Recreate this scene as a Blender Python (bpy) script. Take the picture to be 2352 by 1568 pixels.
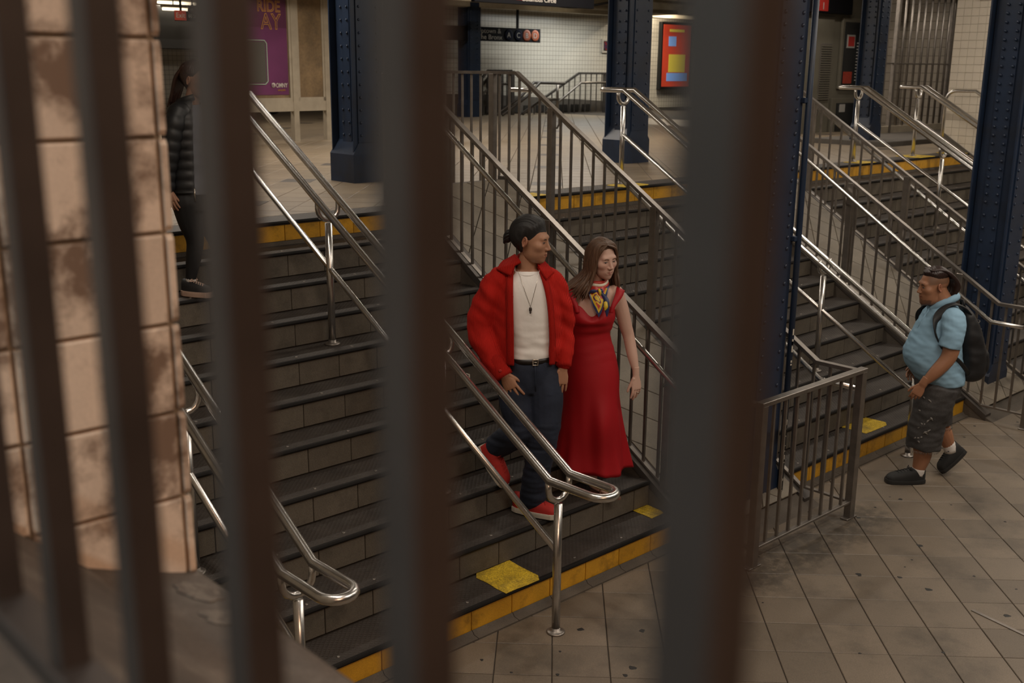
import bpy, bmesh, math, random
import numpy as np
from mathutils import Vector, Matrix, noise

SC = bpy.context.scene
for ob in list(bpy.data.objects):
    bpy.data.objects.remove(ob)
COL = SC.collection
rnd = random.Random(7)

# ------------------------------------------------------------------ camera
# world: X runs along the stair treads, Y up the stairs, Z up; z = 0 is the upper landing,
# y = 0 the edge of its top step.  Sizes in metres.
FWD = Vector((0.65879709, 0.71081684, -0.24642608))
RGT = Vector((0.7349412, -0.67807251, 0.00889418))
UPV = RGT.cross(FWD)
CAM = Vector((0.0, -6.80587, 1.08475))
cam = bpy.data.cameras.new('camera')
cam_ob = bpy.data.objects.new('camera', cam)
COL.objects.link(cam_ob)
cam_ob.matrix_world = Matrix(((RGT.x, UPV.x, -FWD.x, CAM.x), (RGT.y, UPV.y, -FWD.y, CAM.y),
                              (RGT.z, UPV.z, -FWD.z, CAM.z), (0, 0, 0, 1)))
cam.sensor_width = 36.0
cam.lens = 2465.83 / 2352 * 36.0
cam.clip_start = 0.02
cam.clip_end = 200
cam.dof.use_dof = True
cam.dof.focus_distance = 5.9
cam.dof.aperture_fstop = 4.2
SC.camera = cam_ob
YAW = 0.747435                       # heading of the view, from +Y towards +X

# ------------------------------------------------------------------ colour management, world, lights
SC.view_settings.view_transform = 'Standard'
SC.view_settings.look = 'None'
SC.view_settings.gamma = 1.0
SC.view_settings.use_curve_mapping = False
SC.view_settings.exposure = 0.0
w = bpy.data.worlds.new('world')
SC.world = w
w.use_nodes = True
w.node_tree.nodes['Background'].inputs[0].default_value = (1.0, 0.82, 0.62, 1)
w.node_tree.nodes['Background'].inputs[1].default_value = 0.022

def area(name, loc, size, power, col=(1.0, 0.8, 0.58), rot=(0, 0, 0), spread=180):
    l = bpy.data.lights.new(name, 'AREA')
    l.shape = 'RECTANGLE'
    l.size, l.size_y = size
    l.energy = power
    l.color = col
    l.spread = math.radians(spread)
    o = bpy.data.objects.new(name, l)
    COL.objects.link(o)
    o.location = loc
    o.rotation_euler = rot
    return o

CEIL = 3.05
# fluorescent rows and added fill lamps under the ceiling: (x, y, length along x, length along y, watts)
LAMPS = [(5.2, -6.6, 3.2, 0.16, 108), (2.3, -3.4, 0.16, 3.0, 62), (8.6, -5.4, 3.2, 0.16, 82),
         (11.6, -5.0, 0.16, 3.0, 66), (4.2, 2.6, 3.0, 0.16, 80), (8.0, 4.6, 3.0, 0.16, 105),
         (12.4, 5.0, 3.0, 0.16, 100), (6.5, 9.6, 3.4, 0.16, 110), (13.0, 9.6, 3.4, 0.16, 75),
         (13.2, -2.2, 0.16, 2.6, 95), (-2.6, -6.4, 0.16, 2.6, 150), (0.4, -9.0, 2.4, 0.16, 135),  # unseen cool and warm lamps near the camera added to tint bars and pillar
         (8.0, -1.0, 3.0, 0.16, 60), (17.4, 0.9, 2.6, 0.16, 45), (15.9, 2.9, 1.8, 0.16, 45)]  # unseen lamps added to brighten column faces, gate alcove and booth
LAMP_TINT = {10: (0.72, 0.92, 0.98), 11: (1.0, 0.62, 0.40)}
for i, (x, y, sx, sy, p) in enumerate(LAMPS):
    area('tube_light', (x, y, CEIL - 0.105), (sx, sy), p, LAMP_TINT.get(i, (1.0, 0.89, 0.765)))
area('tube_light', (22.95, 11.9, 2.90), (0.06, 1.6), 150, (1, 0.86, 0.66))
area('tube_light', (9.55, 12.2, 2.17), (1.4, 0.14), 22, (1, 0.88, 0.70))
area('tube_light', (19.6, 11.8, 2.34), (2.6, 0.14), 62, (0.96, 0.97, 0.92))

# ------------------------------------------------------------------ materials
def nod(nt, t, **kw):
    n = nt.nodes.new(t)
    for k, v in kw.items():
        setattr(n, k, v)
    return n

def mat(name, col, rough=0.6, metal=0.0, var=0.0, scale=6.0, speck=0.0, sscale=180.0, bump=0.0, bscale=60.0,
        rand=0.0, dirt=None, dscale=1.2, damt=0.0, dlo=0.5, dhi=0.72, stretch=None, spec=0.5, emit=None, attr=False, brush=False, bdist=0.004):
    m = bpy.data.materials.new(name)
    m.use_nodes = True
    nt = m.node_tree
    b = nt.nodes['Principled BSDF']
    b.inputs['Roughness'].default_value = rough
    b.inputs['Metallic'].default_value = metal
    b.inputs['Specular IOR Level'].default_value = spec
    tc = nod(nt, 'ShaderNodeTexCoord')
    src = tc.outputs['Object']
    if stretch:
        mp = nod(nt, 'ShaderNodeMapping')
        mp.inputs['Scale'].default_value = stretch
        nt.links.new(src, mp.inputs[0])
        src = mp.outputs[0]
    rgb = nod(nt, 'ShaderNodeRGB')
    rgb.outputs[0].default_value = (*col, 1)
    c = rgb.outputs[0]
    if attr:
        at = nod(nt, 'ShaderNodeAttribute', attribute_name='tint')
        c = at.outputs['Color']
    def mul(c, fac, lo, hi):
        mr = nod(nt, 'ShaderNodeMapRange')
        mr.inputs['From Min'].default_value = 0.25
        mr.inputs['From Max'].default_value = 0.75
        mr.inputs['To Min'].default_value = lo
        mr.inputs['To Max'].default_value = hi
        nt.links.new(fac, mr.inputs['Value'])
        mx = nod(nt, 'ShaderNodeVectorMath', operation='SCALE')
        nt.links.new(c, mx.inputs[0])
        nt.links.new(mr.outputs[0], mx.inputs['Scale'])
        return mx.outputs[0]
    if var:
        n = nod(nt, 'ShaderNodeTexNoise')
        n.inputs['Scale'].default_value = scale
        n.inputs['Detail'].default_value = 5
        nt.links.new(src, n.inputs['Vector'])
        c = mul(c, n.outputs['Fac'], 1 - var, 1 + var)
    if speck:
        n = nod(nt, 'ShaderNodeTexNoise')
        n.inputs['Scale'].default_value = sscale
        n.inputs['Detail'].default_value = 2
        nt.links.new(src, n.inputs['Vector'])
        c = mul(c, n.outputs['Fac'], 1 - speck, 1 + speck)
    if rand:
        oi = nod(nt, 'ShaderNodeObjectInfo')
        c = mul(c, oi.outputs['Random'], 1 - rand, 1 + rand)
    if dirt:
        n = nod(nt, 'ShaderNodeTexNoise')
        n.inputs['Scale'].default_value = dscale
        n.inputs['Detail'].default_value = 8
        n.inputs['Roughness'].default_value = 0.65
        geo = nod(nt, 'ShaderNodeNewGeometry')
        nt.links.new(geo.outputs['Position'], n.inputs['Vector'])
        mr = nod(nt, 'ShaderNodeMapRange')
        mr.inputs['From Min'].default_value = dlo
        mr.inputs['From Max'].default_value = dhi
        mr.inputs['To Max'].default_value = damt
        nt.links.new(n.outputs['Fac'], mr.inputs['Value'])
        mx = nod(nt, 'ShaderNodeMix', data_type='RGBA')
        nt.links.new(mr.outputs[0], mx.inputs['Factor'])
        nt.links.new(c, mx.inputs[6])
        mx.inputs[7].default_value = (*dirt, 1)
        c = mx.outputs[2]
    nt.links.new(c, b.inputs['Base Color'])
    if bump:
        n = nod(nt, 'ShaderNodeTexNoise')
        n.inputs['Scale'].default_value = bscale
        n.inputs['Detail'].default_value = 4
        nt.links.new(src, n.inputs['Vector'])
        bp = nod(nt, 'ShaderNodeBump')
        bp.inputs['Strength'].default_value = bump
        bp.inputs['Distance'].default_value = bdist
        nt.links.new(n.outputs['Fac'], bp.inputs['Height'])
        nt.links.new(bp.outputs[0], b.inputs['Normal'])
    if emit:
        b.inputs['Emission Color'].default_value = (*emit[0], 1)
        b.inputs['Emission Strength'].default_value = emit[1]
    return m

def wave_bump(m, axis, scale, strength=0.5, dist=0.003, diag=False):
    """adds ridges (ribs of knitwear, checker plate) to a material"""
    nt = m.node_tree
    b = nt.nodes['Principled BSDF']
    tc = nod(nt, 'ShaderNodeTexCoord')
    last = None
    rots = [axis] if not diag else [(0, 0, 0.785), (0, 0, -0.785)]
    outs = []
    for r in rots:
        mp = nod(nt, 'ShaderNodeMapping')
        mp.inputs['Rotation'].default_value = r
        nt.links.new(tc.outputs['Object'], mp.inputs[0])
        wv = nod(nt, 'ShaderNodeTexWave', bands_direction='X')
        wv.inputs['Scale'].default_value = scale
        wv.inputs['Distortion'].default_value = 0.4
        nt.links.new(mp.outputs[0], wv.inputs[0])
        outs.append(wv.outputs['Fac'])
    h = outs[0]
    if len(outs) > 1:
        mx = nod(nt, 'ShaderNodeMath', operation='MAXIMUM')
        nt.links.new(outs[0], mx.inputs[0])
        nt.links.new(outs[1], mx.inputs[1])
        h = mx.outputs[0]
    bp = nod(nt, 'ShaderNodeBump')
    bp.inputs['Strength'].default_value = strength
    bp.inputs['Distance'].default_value = dist
    nt.links.new(h, bp.inputs['Height'])
    old = b.inputs['Normal'].links
    if old:
        nt.links.new(old[0].from_socket, bp.inputs['Normal'])
    nt.links.new(bp.outputs[0], b.inputs['Normal'])
    return m

def grid_wall(m, pitch, line, joint=(0.1, 0.08, 0.06), vert='XZ'):
    """small wall tiles too far away to tell apart: recessed joint grid in the material"""
    nt = m.node_tree
    b = nt.nodes['Principled BSDF']
    geo = nod(nt, 'ShaderNodeNewGeometry')
    sp = nod(nt, 'ShaderNodeSeparateXYZ')
    nt.links.new(geo.outputs['Position'], sp.inputs[0])
    ms = []
    for a in vert:
        dv = nod(nt, 'ShaderNodeMath', operation='DIVIDE')
        dv.inputs[1].default_value = pitch
        nt.links.new(sp.outputs[a], dv.inputs[0])
        fr = nod(nt, 'ShaderNodeMath', operation='FRACT')
        nt.links.new(dv.outputs[0], fr.inputs[0])
        lt = nod(nt, 'ShaderNodeMath', operation='LESS_THAN')
        lt.inputs[1].default_value = line / pitch
        nt.links.new(fr.outputs[0], lt.inputs[0])
        ms.append(lt.outputs[0])
    mx = nod(nt, 'ShaderNodeMath', operation='MAXIMUM')
    nt.links.new(ms[0], mx.inputs[0])
    nt.links.new(ms[1], mx.inputs[1])
    mix = nod(nt, 'ShaderNodeMix', data_type='RGBA')
    nt.links.new(mx.outputs[0], mix.inputs['Factor'])
    old = b.inputs['Base Color'].links[0].from_socket
    nt.links.new(old, mix.inputs[6])
    mix.inputs[7].default_value = (*joint, 1)
    nt.links.new(mix.outputs[2], b.inputs['Base Color'])
    bp = nod(nt, 'ShaderNodeBump', invert=True)
    bp.inputs['Strength'].default_value = 0.5
    bp.inputs['Distance'].default_value = 0.003
    nt.links.new(mx.outputs[0], bp.inputs['Height'])
    nt.links.new(bp.outputs[0], b.inputs['Normal'])
    return m

DIRT = (0.012, 0.010, 0.008)
M = {}
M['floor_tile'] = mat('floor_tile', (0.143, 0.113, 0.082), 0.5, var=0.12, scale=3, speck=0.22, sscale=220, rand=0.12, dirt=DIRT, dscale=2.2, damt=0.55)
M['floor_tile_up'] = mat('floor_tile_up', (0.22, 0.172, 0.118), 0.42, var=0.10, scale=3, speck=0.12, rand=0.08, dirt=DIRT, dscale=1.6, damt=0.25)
def grime(m, x0, x1, yc, half):
    """black scuffed dirt gathered on the tiles along the foot of a railing"""
    nt = m.node_tree
    b = nt.nodes['Principled BSDF']
    geo = nod(nt, 'ShaderNodeNewGeometry')
    sp = nod(nt, 'ShaderNodeSeparateXYZ')
    nt.links.new(geo.outputs['Position'], sp.inputs[0])
    def rng(sock, a, b_, lo=0.0, hi=1.0):
        q = nod(nt, 'ShaderNodeMapRange', interpolation_type='SMOOTHSTEP')
        q.inputs['From Min'].default_value = a; q.inputs['From Max'].default_value = b_
        q.inputs['To Min'].default_value = lo; q.inputs['To Max'].default_value = hi
        nt.links.new(sock, q.inputs['Value'])
        return q.outputs[0]
    def mth(op, a, b_):
        q = nod(nt, 'ShaderNodeMath', operation=op)
        for i, v in enumerate((a, b_)):
            if isinstance(v, float): q.inputs[i].default_value = v
            else: nt.links.new(v, q.inputs[i])
        return q.outputs[0]
    dy = nod(nt, 'ShaderNodeMath', operation='ABSOLUTE')
    nt.links.new(mth('ADD', sp.outputs[1], -yc), dy.inputs[0])
    k = mth('MULTIPLY', rng(dy.outputs[0], 0.03, half, 1.0, 0.0), mth('MULTIPLY', rng(sp.outputs[0], x0 - 0.3, x0), rng(sp.outputs[0], x1, x1 + 0.3, 1.0, 0.0)))
    n = nod(nt, 'ShaderNodeTexNoise')
    n.inputs['Scale'].default_value = 16; n.inputs['Detail'].default_value = 8; n.inputs['Roughness'].default_value = 0.7
    nt.links.new(geo.outputs['Position'], n.inputs['Vector'])
    f = rng(mth('ADD', n.outputs['Fac'], mth('MULTIPLY', k, 0.22)), 0.52, 0.80)
    f = mth('MULTIPLY', f, mth('MULTIPLY', k, 0.6))
    mx = nod(nt, 'ShaderNodeMix', data_type='RGBA')
    nt.links.new(f, mx.inputs['Factor'])
    nt.links.new(b.inputs['Base Color'].links[0].from_socket, mx.inputs[6])
    mx.inputs[7].default_value = (*DIRT, 1)
    nt.links.new(mx.outputs[2], b.inputs['Base Color'])
grime(M['floor_tile'], 5.1, 6.6, -3.38, 0.42)
M['tile_dark'] = mat('tile_dark', (0.06, 0.052, 0.045), 0.45, var=0.1)
M['grout'] = mat('grout', (0.035, 0.028, 0.022), 0.9, var=0.2)
M['tread'] = mat('tread', (0.034, 0.0268, 0.022), 0.62, var=0.3, scale=5, speck=0.35, sscale=300, bump=0.2, bscale=200, dirt=(0.085, 0.075, 0.065), dscale=6, damt=0.35)
wave_bump(M['tread'], None, 14, 0.55, 0.004, diag=True)
M['nosing'] = mat('nosing', (0.008, 0.0066, 0.0058), 0.7, var=0.2, spec=0.25)
M['riser'] = mat('riser', (0.108, 0.090, 0.068), 0.7, var=0.16, scale=9, speck=0.3, sscale=260, rand=0.10, dirt=DIRT, dscale=5, damt=0.45)
M['riser_y'] = mat('riser_y', (0.56, 0.285, 0.020), 0.45, var=0.12, scale=10, speck=0.12, sscale=160, rand=0.08, dirt=(0.10, 0.06, 0.015), dscale=7, damt=0.7)
M['paint_y'] = mat('paint_y', (0.50, 0.34, 0.018), 0.7, var=0.2, scale=25, speck=0.5, sscale=120, bump=0.7, bscale=110, dirt=(0.12, 0.09, 0.02), dscale=9, damt=0.7)
M['splash'] = mat('splash', (0.15, 0.12, 0.095), 0.8, var=0.5, scale=30, dirt=(0.07, 0.052, 0.04), dscale=30, damt=1.0, dlo=0.45, dhi=0.55)
M['concrete'] = mat('concrete', (0.085, 0.070, 0.055), 0.85, var=0.3, scale=4, speck=0.2, bump=0.3, bscale=40)
M['ledge'] = mat('ledge', (0.072, 0.054, 0.042), 0.8, var=0.4, scale=7, speck=0.2, bump=0.3, dirt=(0.26, 0.22, 0.18), dscale=5.2, damt=0.5)
M['ramp_tile'] = mat('ramp_tile', (0.175, 0.148, 0.112), 0.55, var=0.12, scale=4, speck=0.22, rand=0.08, dirt=DIRT, dscale=2.4, damt=0.35)
M['steel'] = mat('steel', (0.66, 0.645, 0.62), 0.27, 1.0, var=0.10, scale=30, bump=0.05, bscale=300)
M['steel_dull'] = mat('steel_dull', (0.235, 0.212, 0.19), 0.42, 0.85, var=0.2, scale=12, bump=0.08, bscale=200)
M['steel_dark'] = mat('steel_dark', (0.085, 0.075, 0.068), 0.45, 0.5, var=0.2, scale=10)
M['blue'] = mat('blue', (0.0135, 0.0265, 0.057), 0.42, var=0.2, scale=5, speck=0.1, dirt=(0.02, 0.02, 0.022), dscale=2.4, damt=0.6, bump=0.08, bscale=30)
M['blue_chip'] = mat('blue_chip', (0.55, 0.5, 0.42), 0.7, var=0.2)
M['bar'] = mat('bar', (0.036, 0.0265, 0.0225), 0.45, var=0.25, scale=14, bump=0.05)
M['pillar_tile'] = mat('pillar_tile', (0.78, 0.61, 0.475), 0.35, var=0.08, scale=9, speck=0.06, rand=0.05, dirt=(0.20, 0.125, 0.085), dscale=5.2, damt=0.95, dlo=0.49, dhi=0.60)
M['wall_tile'] = mat('wall_tile', (0.62, 0.56, 0.47), 0.22, var=0.05, speck=0.05, rand=0.05)
M['wall_grout'] = mat('wall_grout', (0.30, 0.25, 0.19), 0.85, var=0.1)
M['far_tile'] = grid_wall(mat('far_tile', (0.60, 0.57, 0.50), 0.25, var=0.05, scale=2), 0.108, 0.009, (0.28, 0.25, 0.21))
M['alcove_tile'] = grid_wall(mat('alcove_tile', (0.30, 0.265, 0.22), 0.3, var=0.1, scale=3), 0.152, 0.008, (0.07, 0.06, 0.05))
M['band'] = mat('band', (0.085, 0.075, 0.064), 0.7, var=0.2)
M['ceiling'] = mat('ceiling', (0.34, 0.30, 0.235), 0.85, var=0.2, scale=1.5)
M['beam'] = mat('beam', (0.42, 0.37, 0.28), 0.7, var=0.15)
M['dark'] = mat('dark', (0.012, 0.011, 0.010), 0.6)
M['black'] = mat('black', (0.008, 0.008, 0.009), 0.4)
M['sign'] = mat('sign', (0.0035, 0.0035, 0.005), 0.7, spec=0.12)
M['sign_white'] = mat('sign_white', (0.50, 0.46, 0.40), 0.5)
M['sign_grey'] = mat('sign_grey', (0.34, 0.33, 0.31), 0.5)
M['sign_red'] = mat('sign_red', (0.35, 0.02, 0.015), 0.5)
M['sign_orange'] = mat('sign_orange', (0.24, 0.050, 0.012), 0.6)
M['sign_blue'] = mat('sign_blue', (0.003, 0.005, 0.016), 0.8, spec=0.1)
M['purple'] = mat('purple', (0.115, 0.024, 0.085), 0.35, var=0.25, scale=1.6)
M['purple_dark'] = mat('purple_dark', (0.075, 0.012, 0.045), 0.4, var=0.2)
M['gold'] = mat('gold', (0.42, 0.20, 0.03), 0.5)
M['cream'] = mat('cream', (0.36, 0.31, 0.235), 0.5, 0.3, var=0.15, scale=6)
M['parchment'] = mat('parchment', (0.16, 0.105, 0.052), 0.5, var=0.45, scale=2.6, speck=0.15, sscale=30, dirt=(0.05, 0.04, 0.03), dscale=3, damt=0.6)
M['kiosk'] = mat('kiosk', (0.115, 0.105, 0.080), 0.55, var=0.15, scale=3)
M['notice'] = mat('notice', (0.012, 0.014, 0.016), 0.3)
M['lamp'] = mat('lamp', (0.9, 0.85, 0.75), 0.5, emit=((1.0, 0.84, 0.6), 2.2))
M['lamp_off'] = mat('lamp_off', (0.75, 0.7, 0.6), 0.5, emit=((1.0, 0.84, 0.6), 1.0))
M['po_red'] = mat('po_red', (0.42, 0.045, 0.02), 0.4, var=0.25, scale=2, emit=((0.6, 0.05, 0.02), 0.28))
M['po_blue'] = mat('po_blue', (0.16, 0.28, 0.55), 0.4, emit=((0.2, 0.38, 0.8), 0.35))
M['po_yellow'] = mat('po_yellow', (0.45, 0.36, 0.05), 0.4, emit=((0.55, 0.42, 0.04), 0.45))
M['po_dark'] = mat('po_dark', (0.03, 0.06, 0.16), 0.4, emit=((0.03, 0.1, 0.4), 0.4))

# ------------------------------------------------------------------ mesh helper
class MB:
    def __init__(self):
        self.v, self.f, self.s, self.mi = [], [], [], []
        self.cur = 0
    def add(self, vs, fs, smooth=False):
        o = len(self.v)
        self.v += [tuple(p) for p in vs]
        for f in fs:
            self.f.append(tuple(i + o for i in f)); self.s.append(smooth); self.mi.append(self.cur)
        return self
    def box(self, c, s, rot=None):
        hx, hy, hz = s[0] / 2, s[1] / 2, s[2] / 2
        vs = [Vector((x * hx, y * hy, z * hz)) for x in (-1, 1) for y in (-1, 1) for z in (-1, 1)]
        if rot is not None:
            vs = [rot @ q for q in vs]
        c = Vector(c)
        return self.add([q + c for q in vs], [(0, 1, 3, 2), (4, 6, 7, 5), (0, 4, 5, 1), (2, 3, 7, 6), (0, 2, 6, 4), (1, 5, 7, 3)])
    def bbox(self, c, s, b=0.004):
        """box with bevelled edges"""
        bm = bmesh.new()
        bmesh.ops.create_cube(bm, size=1)
        for q in bm.verts:
            q.co = Vector((q.co.x * s[0], q.co.y * s[1], q.co.z * s[2]))
        bmesh.ops.bevel(bm, geom=bm.edges[:], offset=b, segments=1, affect='EDGES')
        c = Vector(c)
        bm.verts.index_update()
        self.add([q.co + c for q in bm.verts], [[q.index for q in f.verts] for f in bm.faces])
        bm.free()
        return self
    def span(self, lo, hi):
        return self.box([(a + b) / 2 for a, b in zip(lo, hi)], [b - a for a, b in zip(lo, hi)])
    def prism(self, poly, ext, at=None):
        """poly: list of 3D points (planar), extruded by vector ext"""
        n = len(poly)
        e = Vector(ext)
        vs = [Vector(q) for q in poly] + [Vector(q) + e for q in poly]
        fs = [tuple(range(n - 1, -1, -1)), tuple(range(n, 2 * n))] + [(i, (i + 1) % n, n + (i + 1) % n, n + i) for i in range(n)]
        return self.add(vs, fs)
    def tube(self, path, r, n=10, closed=False, smooth=True, sq=None):
        """round (or rectangular, sq=(w,h)) tube along a polyline with mitred joints"""
        P = [Vector(q) for q in path]
        m = len(P)
        T = []
        for i in range(m):
            if closed:
                a, b = P[i] - P[i - 1], P[(i + 1) % m] - P[i]
            else:
                a = P[i] - P[i - 1] if i else P[1] - P[0]
                b = P[i + 1] - P[i] if i < m - 1 else P[-1] - P[-2]
            a.normalize(); b.normalize()
            T.append(((a + b).normalized(), a, 1.0 / max(0.4, math.sqrt(max(0.0, (1 + a.dot(b)) / 2)))))
        up = Vector((0, 0, 1))
        if abs(T[0][0].dot(up)) > 0.95:
            up = Vector((1, 0, 0))
        rings = []
        x = None
        for i in range(m):
            t, a, k = T[i]
            if x is None:
                x = t.cross(up).normalized()
            else:
                x = (x - t * x.dot(t)).normalized()
            y = x.cross(t).normalized()
            # stretch in the plane of the bend
            bend = None
            if k > 1.001:
                nb = (P[(i + 1) % m] - P[i]).normalized() - (P[i] - P[i - 1]).normalized()
                nb = (nb - t * nb.dot(t))
                if nb.length > 1e-6:
                    bend = nb.normalized()
            ring = []
            if sq:
                cs = [(-sq[0] / 2, -sq[1] / 2), (sq[0] / 2, -sq[1] / 2), (sq[0] / 2, sq[1] / 2), (-sq[0] / 2, sq[1] / 2)]
            else:
                rr = r[i] if isinstance(r, (list, tuple)) else r
                cs = [(rr * math.cos(2 * math.pi * j / n), rr * math.sin(2 * math.pi * j / n)) for j in range(n)]
            for cx, cy in cs:
                q = x * cx + y * cy
                if bend is not None:
                    q += bend * q.dot(bend) * (k - 1)
                ring.append(P[i] + q)
            rings.append(ring)
        return self.rings(rings, closed=closed, smooth=smooth and not sq)
    def rings(self, rings, closed=False, smooth=True, cap=True, open_ring=False):
        n = len(rings[0]); m = len(rings)
        vs = [q for r in rings for q in r]
        fs = []
        for i in range(m if closed else m - 1):
            a, b = i * n, ((i + 1) % m) * n
            for j in range(n - 1 if open_ring else n):
                k = (j + 1) % n
                fs.append((a + j, a + k, b + k, b + j))
        if cap and not closed and not open_ring:
            fs.append(tuple(range(n - 1, -1, -1)))
            fs.append(tuple((m - 1) * n + j for j in range(n)))
        return self.add(vs, fs, smooth)
    def lathe(self, c, prof, n=16, axis=2):
        """prof: list of (radius, height)"""
        rr = []
        for r, h in prof:
            ring = []
            for j in range(n):
                a = 2 * math.pi * j / n
                q = [r * math.cos(a), r * math.sin(a), h]
                if axis == 0: q = [q[2], q[0], q[1]]
                if axis == 1: q = [q[0], -q[2], q[1]]
                ring.append(Vector(q) + Vector(c))
            rr.append(ring)
        return self.rings(rr)
    def ball(self, c, r, n=12, m=8, rot=None):
        r = (r, r, r) if not isinstance(r, (tuple, list)) else r
        rr = []
        for i in range(m + 1):
            th = math.pi * (0.03 + 0.94 * i / m)
            ring = []
            for j in range(n):
                a = 2 * math.pi * j / n
                q = Vector((r[0] * math.sin(th) * math.cos(a), r[1] * math.sin(th) * math.sin(a), -r[2] * math.cos(th)))
                ring.append((rot @ q if rot is not None else q) + Vector(c))
            rr.append(ring)
        return self.rings(rr)
    def mesh(self, name, mats, off=(0, 0, 0)):
        me = bpy.data.meshes.new(name)
        o = Vector(off)
        me.from_pydata([Vector(q) - o for q in self.v], [], self.f)
        for m in (mats if isinstance(mats, (list, tuple)) else [mats]):
            me.materials.append(m)
        me.polygons.foreach_set('use_smooth', self.s)
        me.polygons.foreach_set('material_index', self.mi)
        bm = bmesh.new(); bm.from_mesh(me)
        bmesh.ops.recalc_face_normals(bm, faces=bm.faces[:])
        bm.to_mesh(me); bm.free()
        me.update()
        return me
    def build(self, name, mats, parent=None, **props):
        """one object; its vertices are given in world space"""
        off = world_loc(parent) if parent is not None else Vector((0, 0, 0))
        o = bpy.data.objects.new(name, self.mesh(name, mats, off))
        COL.objects.link(o)
        if parent is not None:
            o.parent = parent
        for k, q in props.items():
            o[k] = q
        return o

def world_loc(o):
    q = Vector((0, 0, 0))
    while o is not None:
        q += o.location
        o = o.parent
    return q

def thing(name, label, cat, loc=(0, 0, 0), group=None, kind=None):
    o = bpy.data.objects.new(name, None)
    o.empty_display_size = 0.1
    COL.objects.link(o)
    o.location = loc
    o['label'] = label
    o['category'] = cat
    if group: o['group'] = group
    if kind: o['kind'] = kind
    return o

def tagd(o, label, cat, group=None, kind=None):
    o['label'] = label; o['category'] = cat
    if group: o['group'] = group
    if kind: o['kind'] = kind
    return o

def inst(name, me, parent, loc, rot=None):
    o = bpy.data.objects.new(name, me)
    COL.objects.link(o)
    o.parent = parent
    o.location = Vector(loc) - (world_loc(parent) if parent is not None else Vector((0, 0, 0)))
    if rot is not None:
        o.rotation_euler = rot
    return o

def lettering(body, size, loc, rot, m, parent, align='LEFT', name='lettering', ext=0.002, sx=1.0, off=0.0):
    c = bpy.data.curves.new(name, 'FONT')
    c.body = body
    c.size = size
    c.extrude = ext
    c.align_x = align
    c.offset = off
    c.materials.append(m)
    o = bpy.data.objects.new(name, c)
    COL.objects.link(o)
    o.parent = parent
    o.location = Vector(loc) - world_loc(parent)
    o.rotation_euler = rot
    o.scale = (sx, 1, 1)
    return o

# ------------------------------------------------------------------ tiles laid one by one
def clip(poly, a, b, c):
    """keep the side a*x + b*y <= c"""
    out = []
    for i in range(len(poly)):
        p, q = poly[i - 1], poly[i]
        dp, dq = a * p[0] + b * p[1] - c, a * q[0] + b * q[1] - c
        if (dp <= 0) != (dq <= 0):
            t = dp / (dp - dq)
            out.append((p[0] + t * (q[0] - p[0]), p[1] + t * (q[1] - p[1])))
        if dq <= 0:
            out.append(q)
    return out

def tile_poly(mb, poly, org, ea, eb, n, th, bev=0.003):
    """bevelled tile from a 2D polygon in the plane (ea, eb)"""
    cx = sum(q[0] for q in poly) / len(poly); cy = sum(q[1] for q in poly) / len(poly)
    k = len(poly)
    W = lambda q, h: org + ea * q[0] + eb * q[1] + n * h
    def ins(q, d):
        l = math.hypot(q[0] - cx, q[1] - cy) or 1
        return (q[0] - (q[0] - cx) / l * d * 1.4, q[1] - (q[1] - cy) / l * d * 1.4)
    vs = [W(q, 0) for q in poly] + [W(q, th - bev) for q in poly] + [W(ins(q, bev), th) for q in poly]
    fs = []
    for r in (0, 1):
        for i in range(k):
            j = (i + 1) % k
            fs.append((r * k + i, r * k + j, (r + 1) * k + j, (r + 1) * k + i))
    fs.append(tuple(2 * k + i for i in range(k)))
    mb.add(vs, fs)

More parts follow.
